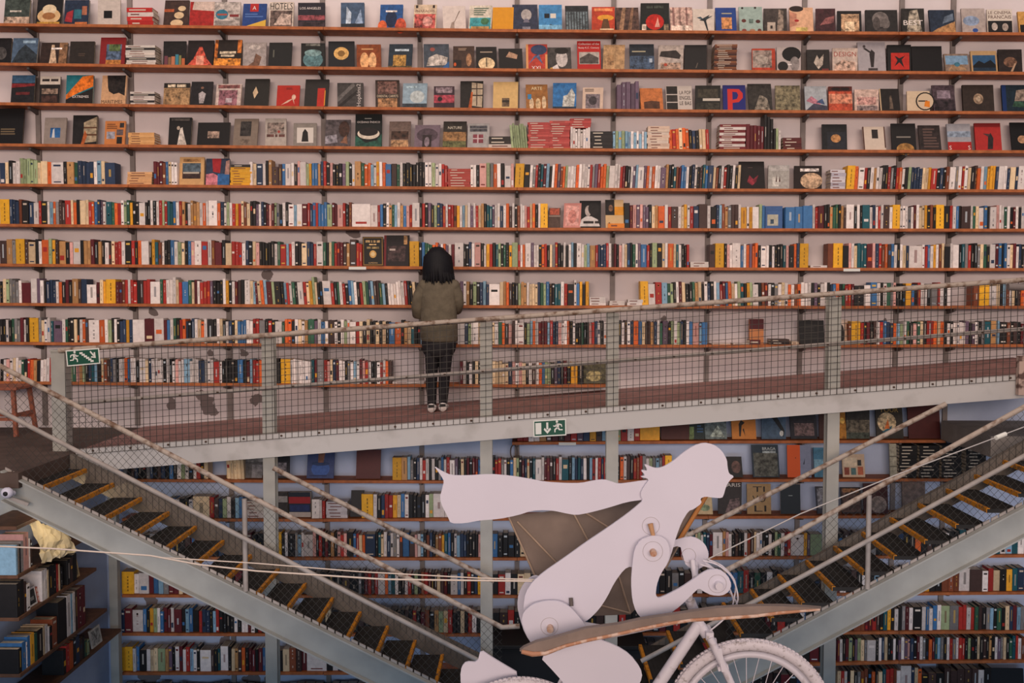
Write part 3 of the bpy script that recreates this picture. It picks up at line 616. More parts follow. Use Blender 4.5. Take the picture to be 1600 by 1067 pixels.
D('B',4,615,780,245,'a9a3a6',[('p',[(.46,.15),(.56,.15),(.62,.65),(.5,.75),(.42,.6)],'3a3434',.2),('p',[(.2,.78),(.28,.8),(.5,.66),(.45,.62)],'3a3434'),('r',.36,.04,.7,.12,'4a4444',.3),('e',.24,.85,.05,.05,'5a5454')],'tall grey cover with a dark statue raising an arm',.1)
D('B',4,788,930,262,'252323',[('r',.15,.08,.92,.7,'b8372c',.2),('p',[(.3,.2),(.5,.35),(.7,.15),(.6,.45),(.75,.6),(.5,.5),(.3,.6),(.42,.42)],'2a2426')],'black cover with a dancing figure on red')
D('B',4,935,1115,270,'221f20',[],'large plain black cover, second widest',.1)
D('B',4,1135,1280,318,'8d7a6c',[('r',.04,.42,.96,.9,'7f9cb4',.3),('p',[(.1,.1),(.9,.1),(.7,.4),(.3,.4)],'a08468',.6),('e',.5,.42,.12,.12,'4a7a8a',.4)],'low sandy cover with a pale blue sky')
D('B',4,1290,1445,300,'b89a72',[('r',.06,.06,.94,.8,'3a5f80',.2),('p',[(.06,.3),(.3,.55),(.5,.42),(.75,.58),(.94,.35),(.94,.2),(.06,.2)],'1e2226'),('r',.06,.06,.94,.22,'2a3c4c',.4)],'cream framed cover with a blue lake and black peaks',.1)
D('B',4,1450,1592,290,'352c29',[('e',.5,.45,.28,.22,'7a5c4a',.8),('p',[(.5,.05),(.6,.05),(.75,.4),(.68,.4)],'b89a80')],'dark cover with a brown bowl and spoon')
# third shelf
D('C',1,62,200,443,'2c2a2c',[('r',0,.72,1,1,'44617a',.4),('p',[(0,.55),(1,.62),(1,.7),(0,.7)],'8a3436',.5),('r',.2,.3,.8,.4,'6a3030',.6)],'black cover with a red horizon under blue')
D('C',1,232,352,450,'2d2725',[('r',0,.7,1,1,'d0c4b8',.1),('t','NIGHT MUSIC',.5,.86,.8,'3a3230'),('r',.1,.35,.9,.55,'8a7668',1),('r',.1,.05,.9,.3,'4a3630',.8)],'cover with white title band over a dark scene')
D('C',1,390,550,443,'2d7c86',[('p',[(0,.15),(0,.3),(.6,.95),(1,1),(1,.6),(.5,.4)],'d87a2c',.6),('p',[(0,0),(1,0),(1,.55),(.5,.35),(0,.15)],'2c2522',.3),('t','EXTREMES',.55,.25,.6,WH)],'teal cover with a burst of orange fire',.2)
D('C',1,598,745,445,'c9a27e',[('p',[(.3,.45),(.5,.35),(.7,.4),(.95,.3),(.95,1),(.2,1),(.25,.6)],'2c2522',1),('t','MARITIMES',.45,.09,.85,'3a2c24',.12)],'sandy cover with a black drooping tree',.2)
D('C',1,970,1125,492,'a08260',[('r',0,.78,1,1,'2a2522'),('t','LIVES ALIGHT',.5,.88,.7,'c8b8a0')],'tan crowd cover with a black title band',.9)
D('C',1,1130,1258,482,'2a272a',[('p',[(.42,.1),(.62,.1),(.7,.5),(.52,.6),(.36,.5)],'b0a8a8',.6),('e',.52,.74,.07,.05,'8a6a5a')],'black cover with a small white dancer')
D('C',1,1280,1430,498,'c1b0a8',[('r',.12,.0,.85,.72,'8a6068',1),('t','MASTERPIECES',.5,.88,.86,'8a5a58'),('r',.4,.15,.65,.35,'b8a8ac',.5)],'pale cover with a pink and grey building picture')
D('C',1,1450,1595,465,'302d29',[('p',[(.42,.28),(.56,.5),(.46,.72),(.34,.5)],'d0b898',.2)],'dark olive cover with a pale diamond',.1)
D('C',2,120,255,505,'b43226',[('e',.75,.45,.09,.12,'d8b8a4',.2),('p',[(.2,.08),(.5,.2),(.7,.35),(.8,.1),(.74,.4),(.5,.3)],'d8b8a4'),('l',.4,.8,.7,.9,2,'7a2420')],'red cover with a white sprawling octopus',.08)
D('C',2,285,425,468,'34302e',[('r',.54,.02,.86,.68,'b8372c',.15),('r',.84,.05,.88,.6,'d89a3c')],'charcoal cover with a tall red panel',.1)
D('C',2,485,640,490,'4a4645',[('p',[(0,.2),(.7,.9),(.6,1),(0,.4)],'6a6664',.5),('p',[(.1,.0),(.8,.6),(.75,.7),(0,.05)],'332f2e',.3),('t','Hopkins2',.84,.5,.2,'c8c0bc',.92,1)],'dark grey diagonal cover lettered Hopkins2')
D('C',2,712,855,472,'443630',[('r',.1,.5,.9,.95,'7a5c54',1),('r',.1,.02,.9,.34,'a07a58',1),('t','ORIENTAL CARPETS',.5,.42,.88,'d0c0a8',.09)],'patterned oriental carpets cover')
D('C',2,870,1015,492,'94a8b4',[('e',.6,.45,.3,.25,'b8c0c0',.3),('r',0,0,1,.18,'3c444c',.8),('t','NEW',.35,.85,.45,'b0c4cc')],'misty pale blue skyline cover',.2)
D('C',2,1058,1180,510,'43303a',[('r',0,.25,1,.6,'a84a58',.7),('r',.1,.7,.9,.95,'8a7a80',1),('e',.3,.42,.12,.1,'2a2024')],'maroon and pink patterned cover')
D('C',2,1215,1352,478,'2c2826',[('p',[(.5,.1),(.95,.05),(.98,.9),(.5,.95)],'b4a48e',.3),('r',.48,.45,.98,.5,'4a3c34'),('r',.48,.7,.98,.74,'4a3c34'),('r',.7,.1,.74,.95,'4a3c34'),('p',[(.35,0),(.5,0),(.55,.6),(.48,.6)],'b05c2c',.4)],'black cover with a bright barred window at right')
D('C',2,1410,1558,483,'d2b27c',[('r',.36,.08,.66,.4,'6a5a48',.8),('r',.36,.24,.66,.32,'3a322a')],'cream yellow cover with a small dark emblem',.1)
D('C',3,85,215,500,'9a6c3c',[('e',.25,.2,.1,.25,'d8c0a0',.6),('e',.55,.2,.12,.24,'d0b48c',.6),('e',.82,.25,.1,.28,'c8b090',.6),('r',.08,.4,.25,.6,'4a88b0'),('t','ARTE',.5,.84,.5,'e0d0a8')],'ochre cover with three pale robed figures',.3)
D('C',3,242,382,490,'3c78ac',[('p',[(.4,.05),(.9,.05),(.95,.55),(.8,.8),(.62,.55),(.45,.5)],'b4b4ae',.7),('r',.0,0,1,.1,'2c3c4c',.5)],'bright blue cover with a white church tower')
D('C',3,418,540,518,'cfb9a8',[('r',.15,.05,.85,.7,'7c7276',.8),('e',.5,.4,.2,.2,'4a4448',.5),('l',.1,.8,.6,.95,2,'7a6a60')],'cream cover with a grey arched picture',.1)
D('C',3,768,902,523,'c07a48',[('p',[(.15,.05),(.85,.05),(.85,.38),(.5,.42),(.15,.36)],'5a3c2c',.5)],'orange cover with a dark tiled roof',.3)
D('C',3,920,1075,508,'c4bab2',[('r',.02,.66,.44,.98,'2e2a28',.5),('r',.02,.34,.44,.62,'3a3430',.5),('r',.02,.02,.44,.3,'2e2a28',.5),('t','LA POP',.74,.72,.44,'3a3230',.15),('t','ENGEL',.74,.5,.44,'3a3230',.15),('t','LE BAS',.74,.28,.44,'3a3230',.15)],'white cover with three stacked dark photographs',.05)
D('C',3,1090,1240,505,'2b2a26',[('r',.3,.38,.98,.48,'c8c0b4'),('r',.05,.0,.95,.3,'3c3a32',.9),('r',.1,.5,.9,.85,'454036',.7)],'black piano cover with a white key strip')
D('C',3,1258,1392,503,'2c3078',[('r',.2,.02,.42,.85,'c83a34'),('p',[(.42,.3),(.7,.33),(.88,.5),(.88,.68),(.72,.84),(.42,.85),(.42,.74),(.62,.72),(.68,.6),(.62,.46),(.42,.42)],'c83a34')],'blue cover with a giant red letter p',.05)
D('C',3,1412,1552,495,'3d3935',[('p',[(.2,.0),(.9,.0),(.8,.45),(.5,.6)],'857c70',1)],'charcoal cover with grey grass streaks',.6)
D('C',4,122,270,505,'78705a',[],'olive mottled foliage cover',1)
D('C',4,300,430,510,'a8acb0',[('p',[(.05,.4),(.3,.6),(.75,.3),(.6,.2),(.2,.35)],'b07a86',.6),('p',[(0,0),(1,0),(1,.2),(.4,.3)],'4a4a58',.4),('p',[(.5,.35),(.8,.5),(.9,.25)],'4a5c7a',.5)],'pale blue cover with a pink and navy bird',.2)
D('C',4,440,580,512,'b4553c',[('r',0,.3,1,.7,'c88a70',.8),('r',0,.8,1,1,'5a2c26',.6),('e',.3,.9,.2,.06,'2a2020'),('e',.7,.9,.2,.06,'2a2020')],'orange red desert cover with dark top',.6)
D('C',4,592,735,530,'c9b0a4',[('r',.1,.3,.9,.65,'b89088',1),('r',.1,.0,.95,.25,'8a7a78',1)],'pale pink streaked street cover',.4)
D('C',4,750,865,525,'2c2725',[('r',-.02,0,.04,1,'c8b090'),('p',[(.45,.1),(.65,.1),(.6,.7),(.5,.7)],'6a5c50',.8)],'slim black cover with cream page edges')
D('C',4,905,1040,540,'d0bca2',[('e',.8,.5,.42,.45,'241f1e'),('e',.8,.5,.36,.39,'d0bca2'),('r',.5,.48,.9,.54,'2a2422'),('p',[(.75,.25),(1,.2),(1,.5),(.8,.52)],'d8862c',.2)],'cream cover with a black steering wheel',.08)
D('C',4,1065,1197,503,'54464c',[('r',.05,.0,.95,.45,'3a3034',1),('r',.2,.5,.8,.8,'8f808a',.6)],'mauve grey forest cover',.6)
D('C',4,1240,1425,502,'3e332d',[('e',.5,.48,.16,.2,'8f7a66',.7),('e',.5,.48,.07,.1,'c0ac94',.4)],'large dark brown cover with a faint central glow',.25)
D('C',4,1475,1620,502,'22323c',[('r',0,0,.17,1,'1f3a6a'),('p',[(.5,.4),(1,.4),(1,.85),(.6,.8)],'8f8074',.8),('p',[(.4,.2),(1,.15),(1,.35),(.5,.4)],'3c5a48',.7)],'dark teal cover with a blue spine at right edge')
# fourth shelf
D('D',1,-25,132,640,'221f1f',[('l',.15,.25,.75,.45,3,'7a6a54')],'large black cover with faint gold lettering',.1)
D('D',1,258,388,697,'9a8e86',[('r',.28,.25,.74,.62,'3a6a9a',.4),('p',[(.36,.25),(.5,.25),(.46,.6),(.4,.55)],'d0d0d0')],'grey cover with a small blue and white picture',.1)
D('D',1,430,575,683,'2b2726',[('p',[(.45,.05),(.98,.1),(.98,.95),(.45,.75)],'a8987f',.5),('r',.45,.3,.98,.36,'6a4a34'),('r',.45,.55,.98,.6,'6a4a34'),('p',[(.35,0),(.48,0),(.6,.3),(.5,.5)],'b06438',.4)],'black cover with slanted library shelves')
D('D',1,620,742,718,'c98650',[('r',.72,.72,.93,.92,'3a3434',.6),('r',.1,.25,.5,.55,'9a98a0',.6),('r',.58,.4,.9,.64,'6a5c5c',.6),('r',.6,.04,.86,.33,'2e2a28',.5),('l',.1,.65,.62,.9,3,'8a5a38')],'orange cover with four small photographs',.1)
D('D',1,1000,1135,697,'262323',[('p',[(.4,.0),(.82,.0),(.65,.45),(.6,.65),(.5,.6)],'c8beb4',.5),('e',.42,.62,.07,.07,'b8a898'),('r',.1,.88,.9,.97,'5a5450',.6)],'black cover with a white marble figure',.1)
D('D',1,1170,1362,727,'242121',[('r',.32,.32,.68,.62,'a08a7c',1)],'wide black cover with a small pale picture',.1)
D('D',1,1385,1528,703,'8a7c70',[('r',.27,.36,.72,.9,'3c3836',1),('r',.3,.05,.7,.25,'7a6c60',.6)],'taupe cover with a black and white photograph',.1)
D('D',2,55,180,702,'b3a9a0',[('r',.1,.45,.9,.85,'8a7c74',1),('t','MUSICA DE ABRIL',.5,.38,.86,'6a4a44'),('e',.65,.52,.06,.05,'a84a40')],'pale grey cover with small drawn figures',.15)
D('D',2,222,360,730,'8f8780',[('r',.15,.15,.86,.8,'d4ccc4'),('p',[(.35,.2),(.65,.2),(.62,.6),(.5,.75),(.4,.6)],'2a2624',.3)],'grey framed cover with a black sculpture on white',.15)
D('D',2,410,560,710,'5c5456',[('p',[(.0,.1),(.5,.15),(.45,.45),(0,.4)],'8f8a90',.8),('e',.75,.65,.22,.3,'4a342c',.5),('p',[(.6,.15),(.9,.1),(.85,.45)],'8a6450',.6)],'grey and brown blurred portrait cover',.6)
D('D',2,590,748,675,'1c2020',[('e',.5,.4,.42,.17,'d0c4b4',.3),('e',.5,.46,.36,.13,'2a2424',.3),('p',[(0,0),(1,0),(1,.4),(.8,.2),(.4,.12),(0,.35)],'2c5a4c',.6),('t','OCÉANO ÍNDICO',.5,.76,.86,WH,.07),('l',.35,.84,.75,.88,1,'b0b0a8')],'tall black ocean cover with a white boat hull',.1)
D('D',2,790,918,720,'76645c',[('r',.1,.32,.9,.62,'4a362c',1),('r',.1,.02,.9,.28,'a08060',1)],'brown cover with two bands of photographs',.3)
D('D',2,940,1090,742,'7c6c76',[('e',.5,.55,.42,.3,'5a4c54',.4),('r',.32,.0,.68,.55,'3a3032',.4),('e',.5,.25,.1,.22,'8a7c84',.5)],'mauve arch cover with a dark doorway',.2)
D('D',2,1110,1248,720,'38322c',[('r',0,.1,1,.6,'8a6a48',1),('t','NATURE',.5,.76,.6,'d0c8b8',.1),('r',0,0,1,.25,'6a6a48',.8)],'dark nature cover with golden landscape')
D('D',2,1258,1388,732,'aaa6a4',[('r',.25,.2,.72,.55,'8a4a54',.4),('r',.45,.2,.5,.55,'d0c0c0'),('r',.25,.36,.72,.4,'d0c0c0'),('t','DECORATIVE',.5,.85,.8,'5a5a60'),('t','DRAWINGS',.5,.72,.8,'5a5a60')],'pale grey cover with red and pink squares',.15)
D('D',4,400,548,737,'27282a',[('e',.55,.42,.22,.18,'a87a54',.7),('r',.5,.1,.6,.28,'b0a8a0',.4),('r',.2,.02,.95,.7,'32343a',.3),('e',.55,.45,.2,.16,'b08458',.7)],'black cover with a bronze trophy face')
D('D',4,648,780,752,'d2c3b4',[('r',.4,.5,.68,.88,'3a3432',.5),('r',0,0,.05,1,'5a3a34'),('r',.95,.1,1,1,'5a3a34')],'white cover with a small dark portrait',.05)
D('D',4,815,960,732,'2a2727',[('e',.55,.05,.36,.22,'a8804c',.6),('r',.0,.0,1,.02,'2a2727'),('l',.2,.45,.85,.54,1,'8f8880')],'black cover with a golden dome at foot',.1)
D('D',4,982,1110,743,'3b3230',[('l',.2,.1,.9,.9,7,'6a5650')],'dark brown cover with rows of small marks',.5)
D('D',4,1150,1290,735,'a6a4a8',[('r',.0,.0,1,.32,'b0302c',.1),('r',0,.5,1,.72,'8f9aa8',.5),('t','S',.1,.1,.1,WH),('t','S',.9,.1,.1,WH)],'pale sky cover with a red base',.1)
D('D',4,1315,1470,730,'b23a36',[('p',[(.45,.05),(.65,.05),(.7,.45),(.6,.65),(.5,.5)],'3a3030',.4),('p',[(.3,.62),(.5,.5),(.6,.6)],'5a4040'),('r',.0,.86,1,1,'8a2826')],'red cover with a dark long-coated figure',.1)
D('D',4,1530,1640,725,'1f1d1d',[('e',.6,.4,.25,.14,'b08a6c',.6)],'black cover with a peach shape at the right edge',.1)
# fifth, sixth and lower upper-wall shelves (photo pixels)
cover_book('E',280,318.5,245,'cfa878',[('r',.12,.22,.86,.78,'5c6a74',.6),('r',.12,.22,.86,.45,'4a3834',.6),('r',.15,.4,.8,.46,'c0b4a4'),('t','SETTEMBRE',.5,.88,.7,'a07a50')],'cream cover with a dark seaside picture',.1)
cover_book('E',321.5,358,247.5,'3c4458',[('p',[(.3,.5),(.6,.45),(.65,1),(.25,1)],'a83238',.2),('p',[(0,0),(.5,0),(.6,.3),(.3,.45),(0,.4)],'c8808a',.5),('r',.5,.0,1,.42,'3a6a9a',.4),('p',[(.8,.4),(1,.4),(1,.95),(.85,.9)],'b08a80',.4)],'navy and red collage cover')
cover_book('E',1156,1195.5,252,'2a2424',[('p',[(.3,.25),(.4,.5),(.55,.35),(.75,.5),(.65,.25),(.5,.12)],'8a3440',.6),('l',.35,.75,.65,.8,1,'5a4a48')],'tall black cover with a dim red flower',.15)
cover_book('E',1200,1233,258,'aaa6a0',[('r',.2,.1,.5,.5,'c8c4bc',.4),('p',[(.35,.3),(.42,.3),(.4,.6)],'5a3434'),('p',[(.5,.3),(.58,.3),(.55,.55)],'5a3434'),('r',.0,.75,1,1,'b8b4b0',.3)],'pale grey cover with tiny beach figures',.25)
cover_book('E',1241,1284,259,'2e2422',[('e',.62,.35,.4,.35,'c0a488',.8),('t','Mothering',.55,.82,.68,WH)],'dark cover with a curled cream body',.1)
cover_book('F',856.5,875,325,'5e4c44',[('r',.1,.65,.9,.98,'b0604c',.8),('r',.0,.55,1,.62,'9a8a80')],'small smoky brown cover with a red picture',.3)
cover_book('F',880,907,317.5,'cf938a',[('r',.12,.08,.88,.9,'d8a59c',.5),('e',.5,.45,.25,.28,'c88a80',.5)],'salmon pink cover with an embossed arch',.1)
cover_book('F',905.5,939,313.5,'242122',[('e',.4,.62,.15,.2,'b8aca6',.3),('p',[(.0,.05),(.95,.05),(.85,.3),(.55,.42),(.3,.42),(.08,.3)],'d0c8c4',.2),('t','SCULPTURE BOOK',.55,.2,.75,'3a3434'),('e',.65,.7,.25,.25,'2e2a2a',.3)],'black cover with a white marble bust',.1)
cover_book('F',946.5,975,312,'d2b489',[('r',0,.45,.5,1,'2b2524',.3),('e',.3,.7,.12,.12,'8a6a54',.5),('r',.5,.45,1,.75,'dc9a34',.1),('e',.2,.15,.05,.04,'6a4a34')],'cream and black cover standing on an orange box',.05,Y=EDGEY+.05)
cover_book('F',1195.5,1222.5,322,'50709f',[('r',.12,.12,.75,.62,'b8b4a4',.2),('r',.3,.2,.5,.4,'4a5a6a',.8),('r',.0,.8,1,.84,'4a6a9a')],'blue cover with a square cream label',.1)
cover_book('G',567,599,370,'2c2a26',[('r',.02,.02,.98,.98,'9a7a44'),('r',.06,.05,.94,.95,'2c2a26'),('e',.5,.4,.17,.13,'d0a868',.4),('e',.5,.4,.1,.07,'e0c898'),('t','TODO A LA TUA',.5,.84,.7,'d0b080'),('t','CIRCLE',.5,.73,.35,'d0b080'),('t','OBRA MUSICAL',.5,.62,.6,'a08a60'),('t','ALMEDINA',.5,.1,.45,'d0b080')],'black cover with gold border and round seal',.1,lean=8)
cover_book('G',599.5,639,367.5,'2b2325',[('r',-.0,0,.09,1,'7a2a30'),('r',.15,.15,.85,.65,'4a3a3a',1),('r',.78,.7,.92,.98,'b08a60',.7),('r',.22,.5,.45,.56,'c0b0a8')],'dark maroon cover with gold marks top right',.2,lean=8)
cover_book('I',1250,1288.5,501,'2b2929',[('l',.2,.2,.85,.85,6,'3a3836')],'square black board cover leaning under the handrail',.1)
cover_book('I',1311,1325,500,'c8b4a4',[('e',.3,.4,.3,.4,'2e2826',.5),('r',.6,.0,1,.9,'b89880',.3)],'small cream cover with a dark silhouette',.2)
cover_book('J',912,948.5,567,'5f5a44',[('e',.45,.35,.35,.25,'a89a70',1)],'olive foliage cover at the end of the short shelf',.9)
# under the walkway
cover_book('K',1033,1077,653,'5a2c26',[],'dark red plain board under the walkway beam',.1)
cover_book('K',1077,1101,655,'2c3a38',[('r',.0,.0,.3,.6,'7a8a5a',.8),('l',.5,.3,.9,.7,3,'4a6a8a')],'dark green cover with blue lettering')
cover_book('K',1102,1136,652,'6f7a78',[('p',[(.2,.1),(.9,.1),(.6,.6)],'a8b0a4',1)],'grey green misty nature cover',.7)
cover_book('K',1144,1182,645,'c8843c',[('p',[(.3,.1),(.36,.1),(.42,.5),(.55,.6),(.4,.7),(.3,.55)],'2a2220'),('e',.36,.76,.05,.05,'2a2220'),('p',[(.45,.35),(.55,.1),(.5,.4)],'2a2220'),('r',.66,.7,.95,.9,'6a4422',.6)],'orange cover with a small black running figure',.1)
cover_book('K',1190,1228,643,'51677c',[('p',[(.3,.9),(.5,1),(.95,.3),(.9,.05),(.8,.3)],'252a30',.3),('e',.82,.2,.08,.1,'c8c8c4',.4)],'steel blue cover with a dark curling arm',.3)
cover_book('K',1236,1277,638,'2c2c36',[('r',.15,.1,.9,.5,'6f5c5c',1)],'black cover with a pinkish dusk crowd')
cover_book('K',1280,1292,641,'4a2a26',[],'narrow dark red cover beside the column',.1)
cover_book('K',1310,1323,640,'b07c34',[('e',.6,.6,.3,.1,'e0b864',.5)],'narrow ochre cover beside the column',.5)
cover_book('K',1322.5,1359,638,'3c3a36',[('r',0,.2,1,.6,'6a6254',1),('r',0,0,1,.2,'4c5248',1)],'dark hillside town cover',.4)
cover_book('K',1370,1412,636,'403a34',[('e',.4,.5,.35,.3,'bca888',1),('p',[(.2,.2),(.5,.15),(.6,.4)],'3a6a7a',.4),('p',[(.3,.3),(.5,.3),(.45,.6)],'c8743c',.4),('t','YOUR',.5,.88,.7,'b89858')],'dark cover with cream intertwined figures',.3)
cover_book('K',1420,1470,634,'5a2826',[],'tall plain maroon board cover',.1)
cover_book('L',382,409,707,'6c6868',[('r',.4,0,1,.5,'8a8688',.5),('r',0,.6,1,.8,'9a9490',.6)],'greyish paper folder cover left of the column',.4)
cover_book('L',429,452,714,'2c2a30',[('r',.1,.1,.8,.7,'7a7478',1)],'dark patterned cover right of the column',.5)
cover_book('L',479,521,708,'48557e',[('e',.5,.36,.34,.3,'4a6aa8',.2),('e',.5,.56,.34,.08,'35486f',.2),('p',[(.4,.6),(.6,.6),(.65,.95),(.4,1)],'8a6250',.3),('l',.1,.05,.9,.15,1,'35406a')],'blue cover with a large painted pot',.15)
cover_book('L',556,594,704,'5f2c2a',[],'plain maroon board cover left of the yellow book',.08,lean=9)
cover_book('L',354,382,722,'cfae74',[('r',.2,0,.24,1,'b08f58'),('r',.45,0,.49,1,'b08f58'),('r',.7,0,.74,1,'b08f58')],'pale yellow striped booklet',.1)
cover_book('L',1137,1161,715,'2a2626',[('e',.6,.5,.3,.3,'6a5048',.7)],'small dark portrait cover beside the cut-out profile')
cover_book('L',1177,1218.5,697,'2c3c48',[('r',.05,.03,.95,.75,'5c5c54',1),('t','BRAGA',.65,.88,.5,'c8ccc8'),('t','ROMANA',.65,.78,.5,'a0a8a8')],'blue grey cover lettered BRAGA',.2)
cover_book('L',1230.5,1268,697,'8a90a4',[('r',0,0,.54,1,'d8632a'),('p',[(.66,.4),(.72,.4),(.74,.6)],'3a4050'),('e',.35,.6,.02,.02,'4a2a1a')],'half orange, half grey cover',.08)
cover_book('L',1273,1291,701,'4f8098',[('r',0,.3,1,.6,'7fa4b4',.4)],'sea blue cover partly behind the column',.3)
cover_book('L',1317,1352,711,'cbb49c',[('r',.08,.1,.3,.42,'8a4a3a',.4),('r',.38,.1,.6,.4,'5a7a7a',.4),('r',.68,.1,.92,.45,'b0664a',.4),('r',.68,.5,.85,.75,'3a3a3a',.5),('r',.05,.46,.65,.85,'d8c8b0',.2)],'cream cover with small tile pictures',.1)
cover_book('M',1088,1114,776,'ccb48c',[('e',.35,.65,.22,.18,'3a6e84',.3),('e',.55,.35,.3,.18,'8f9a78',.6)],'cream cover with a blue round blot',.15)
cover_book('M',1122,1158.5,755,'38302f',[('p',[(.3,.05),(.95,.05),(.9,.5),(.5,.45)],'6f5c5a',1),('t','PARIS',.58,.9,.72,'d0c8c0',.11)],'dark cover lettered PARIS beside the profile',.3)
cover_book('M',1167.5,1205,758,'a88a62',[('t','TI',.5,.82,.5,'2a221e',.18),('t','VO',.5,.5,.55,'2a221e',.22),('t','LI',.55,.18,.5,'2a221e',.2)],'tan cover with large black stacked letters',.1)
cover_book('M',1220,1251,759,'22303a',[('l',.4,.6,.65,.64,1,'a0a8a8')],'dark teal cover with a cream edge',.08,spine='c8b89c')
cover_book('M',1277,1290,762,'3a3c48',[('r',.15,.2,.95,.95,'7a7a80',1)],'dark patterned cover partly behind the column',.4)
cover_book('M',1316,1347.5,763,'2e2625',[('r',.05,.05,.95,.95,'5a4640',1),('r',.1,.8,.9,.95,'8a6444',1)],'dark ornate gold-speckled cover',.5)
cover_book('M',1350,1388,757,'4a2626',[('e',.6,.3,.35,.28,'8f8078',.6)],'maroon cover with a grey dome',.2)
cover_book('M',1410,1446,755,'7f6e66',[],'beige cover behind the stair mesh',.5)
cover_book('M',547,567,768,'2f2d2f',[],'dark slate cover leaning beside the yellow book',.1)
cover_book('M',452,486,770,'28303e',[('r',0,.55,1,.82,'a03034',.1),('r',0,0,1,.2,'b8aca4',.1),('r',.05,.22,.95,.5,'2c3a66',.3)],'box set with red and navy bands',.1,thick=.09,lean=2)
cover_book('M',430,450,770,'3e3a3a',[('r',0,.6,1,.85,'9a9694',.3)],'dark box with a grey label',.3,thick=.07,lean=2)
cover_book('R',1548,1600,1047,'22262c',[],'dark cover low at the right edge',.1)

# ------------------------------------------------------------------ flat stacks
def STACK(row, px0, px1, pytop, n, cols, desc, where, ytop0=None, depth=.17, base=None, jitter=.006, pages=None):
    yb = base or interp(ROWS[row][0], (px0+px1)/2); Y = EDGEY+.035
    A = at(px0, yb, Y); B = at(px1, yb, Y); T = at((px0+px1)/2, pytop, Y)
    z = zrow(row, (A.x+B.x)/2)+.0006 if base is None else A.z
    H = (T.z-z)/n
    for i in range(n):
        c = hp(cols[i % len(cols)]); c = vary(c, random.uniform(.9, 1.1))
        j = random.uniform(-jitter, jitter); x0, x1 = A.x+j, B.x+j; y0 = Y+random.uniform(0, jitter); y1 = y0+depth
        z0 = z+H*i+.0003; z1 = z+H*(i+1)-.0003; t = min(.003, (z1-z0)*.2)
        b = MB(); cc = (*c, .1)
        b.box(x0, x1, y0, y1, z0, z0+t, cc); b.box(x0, x1, y0, y1, z1-t, z1, cc); b.box(x0, x1, y0, y0+.003, z0+t, z1-t, cc)
        b.box(x0+.003, x1-.003, y0+.003, y1-.003, z0+t, z1-t, (*hp(pages or 'cfc2b0'), .3))
        e = .0006
        lum = sum(c)/3
        ink = hp('cfc4b4') if lum < .2 else hp('7a4a40')
        u = random.uniform(.08, .2); v = random.uniform(.4, .8); zm = (z0+z1)/2; q = (z1-z0)*.14
        b.add([(x0+(x1-x0)*u, y0-e, zm-q), (x0+(x1-x0)*v, y0-e, zm-q), (x0+(x1-x0)*v, y0-e, zm+q), (x0+(x1-x0)*u, y0-e, zm+q)], [(0, 1, 2, 3)], (*ink, 0))
        o = b.build('stacked_book', PRINT)
        nm = 'only book' if n == 1 else ('top book' if i == n-1 else 'bottom book' if i == 0 else '%s book up' % ordn(i+1))
        tag(o, '%s of the %s, %s' % (nm, desc, where), 'book', 'flat stacked books on the wall shelves')
cx = lambda c, z: CROPX[c]+z*.2625
STACK('A',cx(1,758),cx(1,910),12,4,['b8302c','c23a34','d8cac4','b8302c'],'red and white stack','left part of top shelf')
STACK('B',cx(1,750),cx(1,925),70.5,8,['d4c8be','cfc6be','3a3636','d0c8c0'],'white and black stack','left part of second shelf')
STACK('C',cx(1,775),cx(1,920),143,6,['d2c8c0','3a3636','cfc4bc'],'white and black stack','left part of third shelf')
STACK('D',cx(1,765),cx(1,920),207,5,['d8a870','dcae78'],'peach stack','left part of fourth shelf')
STACK('B',cx(3,1205),cx(3,1338),69,14,['6a4030','8a5a3c','4a2c26'],'brown record-like stack','beside the plain black cover')
STACK('D',cx(2,1388),cx(2,1535),213,3,['d0c4ba','3c3430','332d2b'],'low dark and white stack','middle of fourth shelf')
STACK('D',cx(3,95),cx(3,222),191,11,['b5504c','a84844','bd5c56'],'pinkish red stack, left of two','middle of fourth shelf')
STACK('D',cx(3,222),cx(3,345),188.5,12,['b5504c','a84844','bd5c56'],'pinkish red stack, right of two','middle of fourth shelf')
SEG('D',cx(3,347),cx(3,466),'w w w w w w w w',31.5)
STACK('D',cx(3,342),cx(3,468),185,4,['b5504c','a84844'],'pinkish red books','on top of white spines',base=200)
STACK('D',cx(3,468),cx(3,598),205,5,['2a2728','322e2e'],'black stack','right of the white spines on fourth shelf')
STACK('D',cx(3,805),cx(3,935),197,8,['d6c2b0','d0b8a6','d8c8ba'],'cream stack','fourth shelf beside orange spines')
STACK('D',cx(3,1235),cx(3,1390),194,9,['7a2c30','d4cac4'],'maroon and white stack','fourth shelf left of maroon spines')
STACK('D',cx(4,165),cx(4,275),215,4,['6a302e','602a2a'],'low dark red stack','fourth shelf right of black spines')
STACK('E',199,237.5,268.5,5,['dcae80','d8a878'],'peach paper stack','fifth shelf near the left')
STACK('E',360,391,261,7,['dca52e','e0ac38'],'yellow magazine stack','fifth shelf beside the collage cover')
STACK('E',360.5,390.5,257,1,['3a3634'],'dark lid above yellow magazines','fifth shelf',base=261.2)
STACK('E',699.5,735,263.5,7,['a84a40','b0524a'],'brick red stack','fifth shelf above the woman')
STACK('E',1298,1321,265,6,['c9c3c8','b8b2bc','d2ccd0'],'pale grey stack','fifth shelf beside dark curled-body cover')
STACK('F',950,976,349,1,['dc8a34'],'orange box under the cream and black cover','sixth shelf')
STACK('G',1078.5,1107,409,2,['d6cec8','cfc6c0'],'low white pair','seventh shelf gap')
STACK('G',1266,1292,414.5,1,['d8d0cc'],'thin white booklet lying flat','seventh shelf gap')
STACK('H',921.5,947,464,3,['d8d0cc','cfc8c4'],'white stack, left of three','eighth shelf gap')
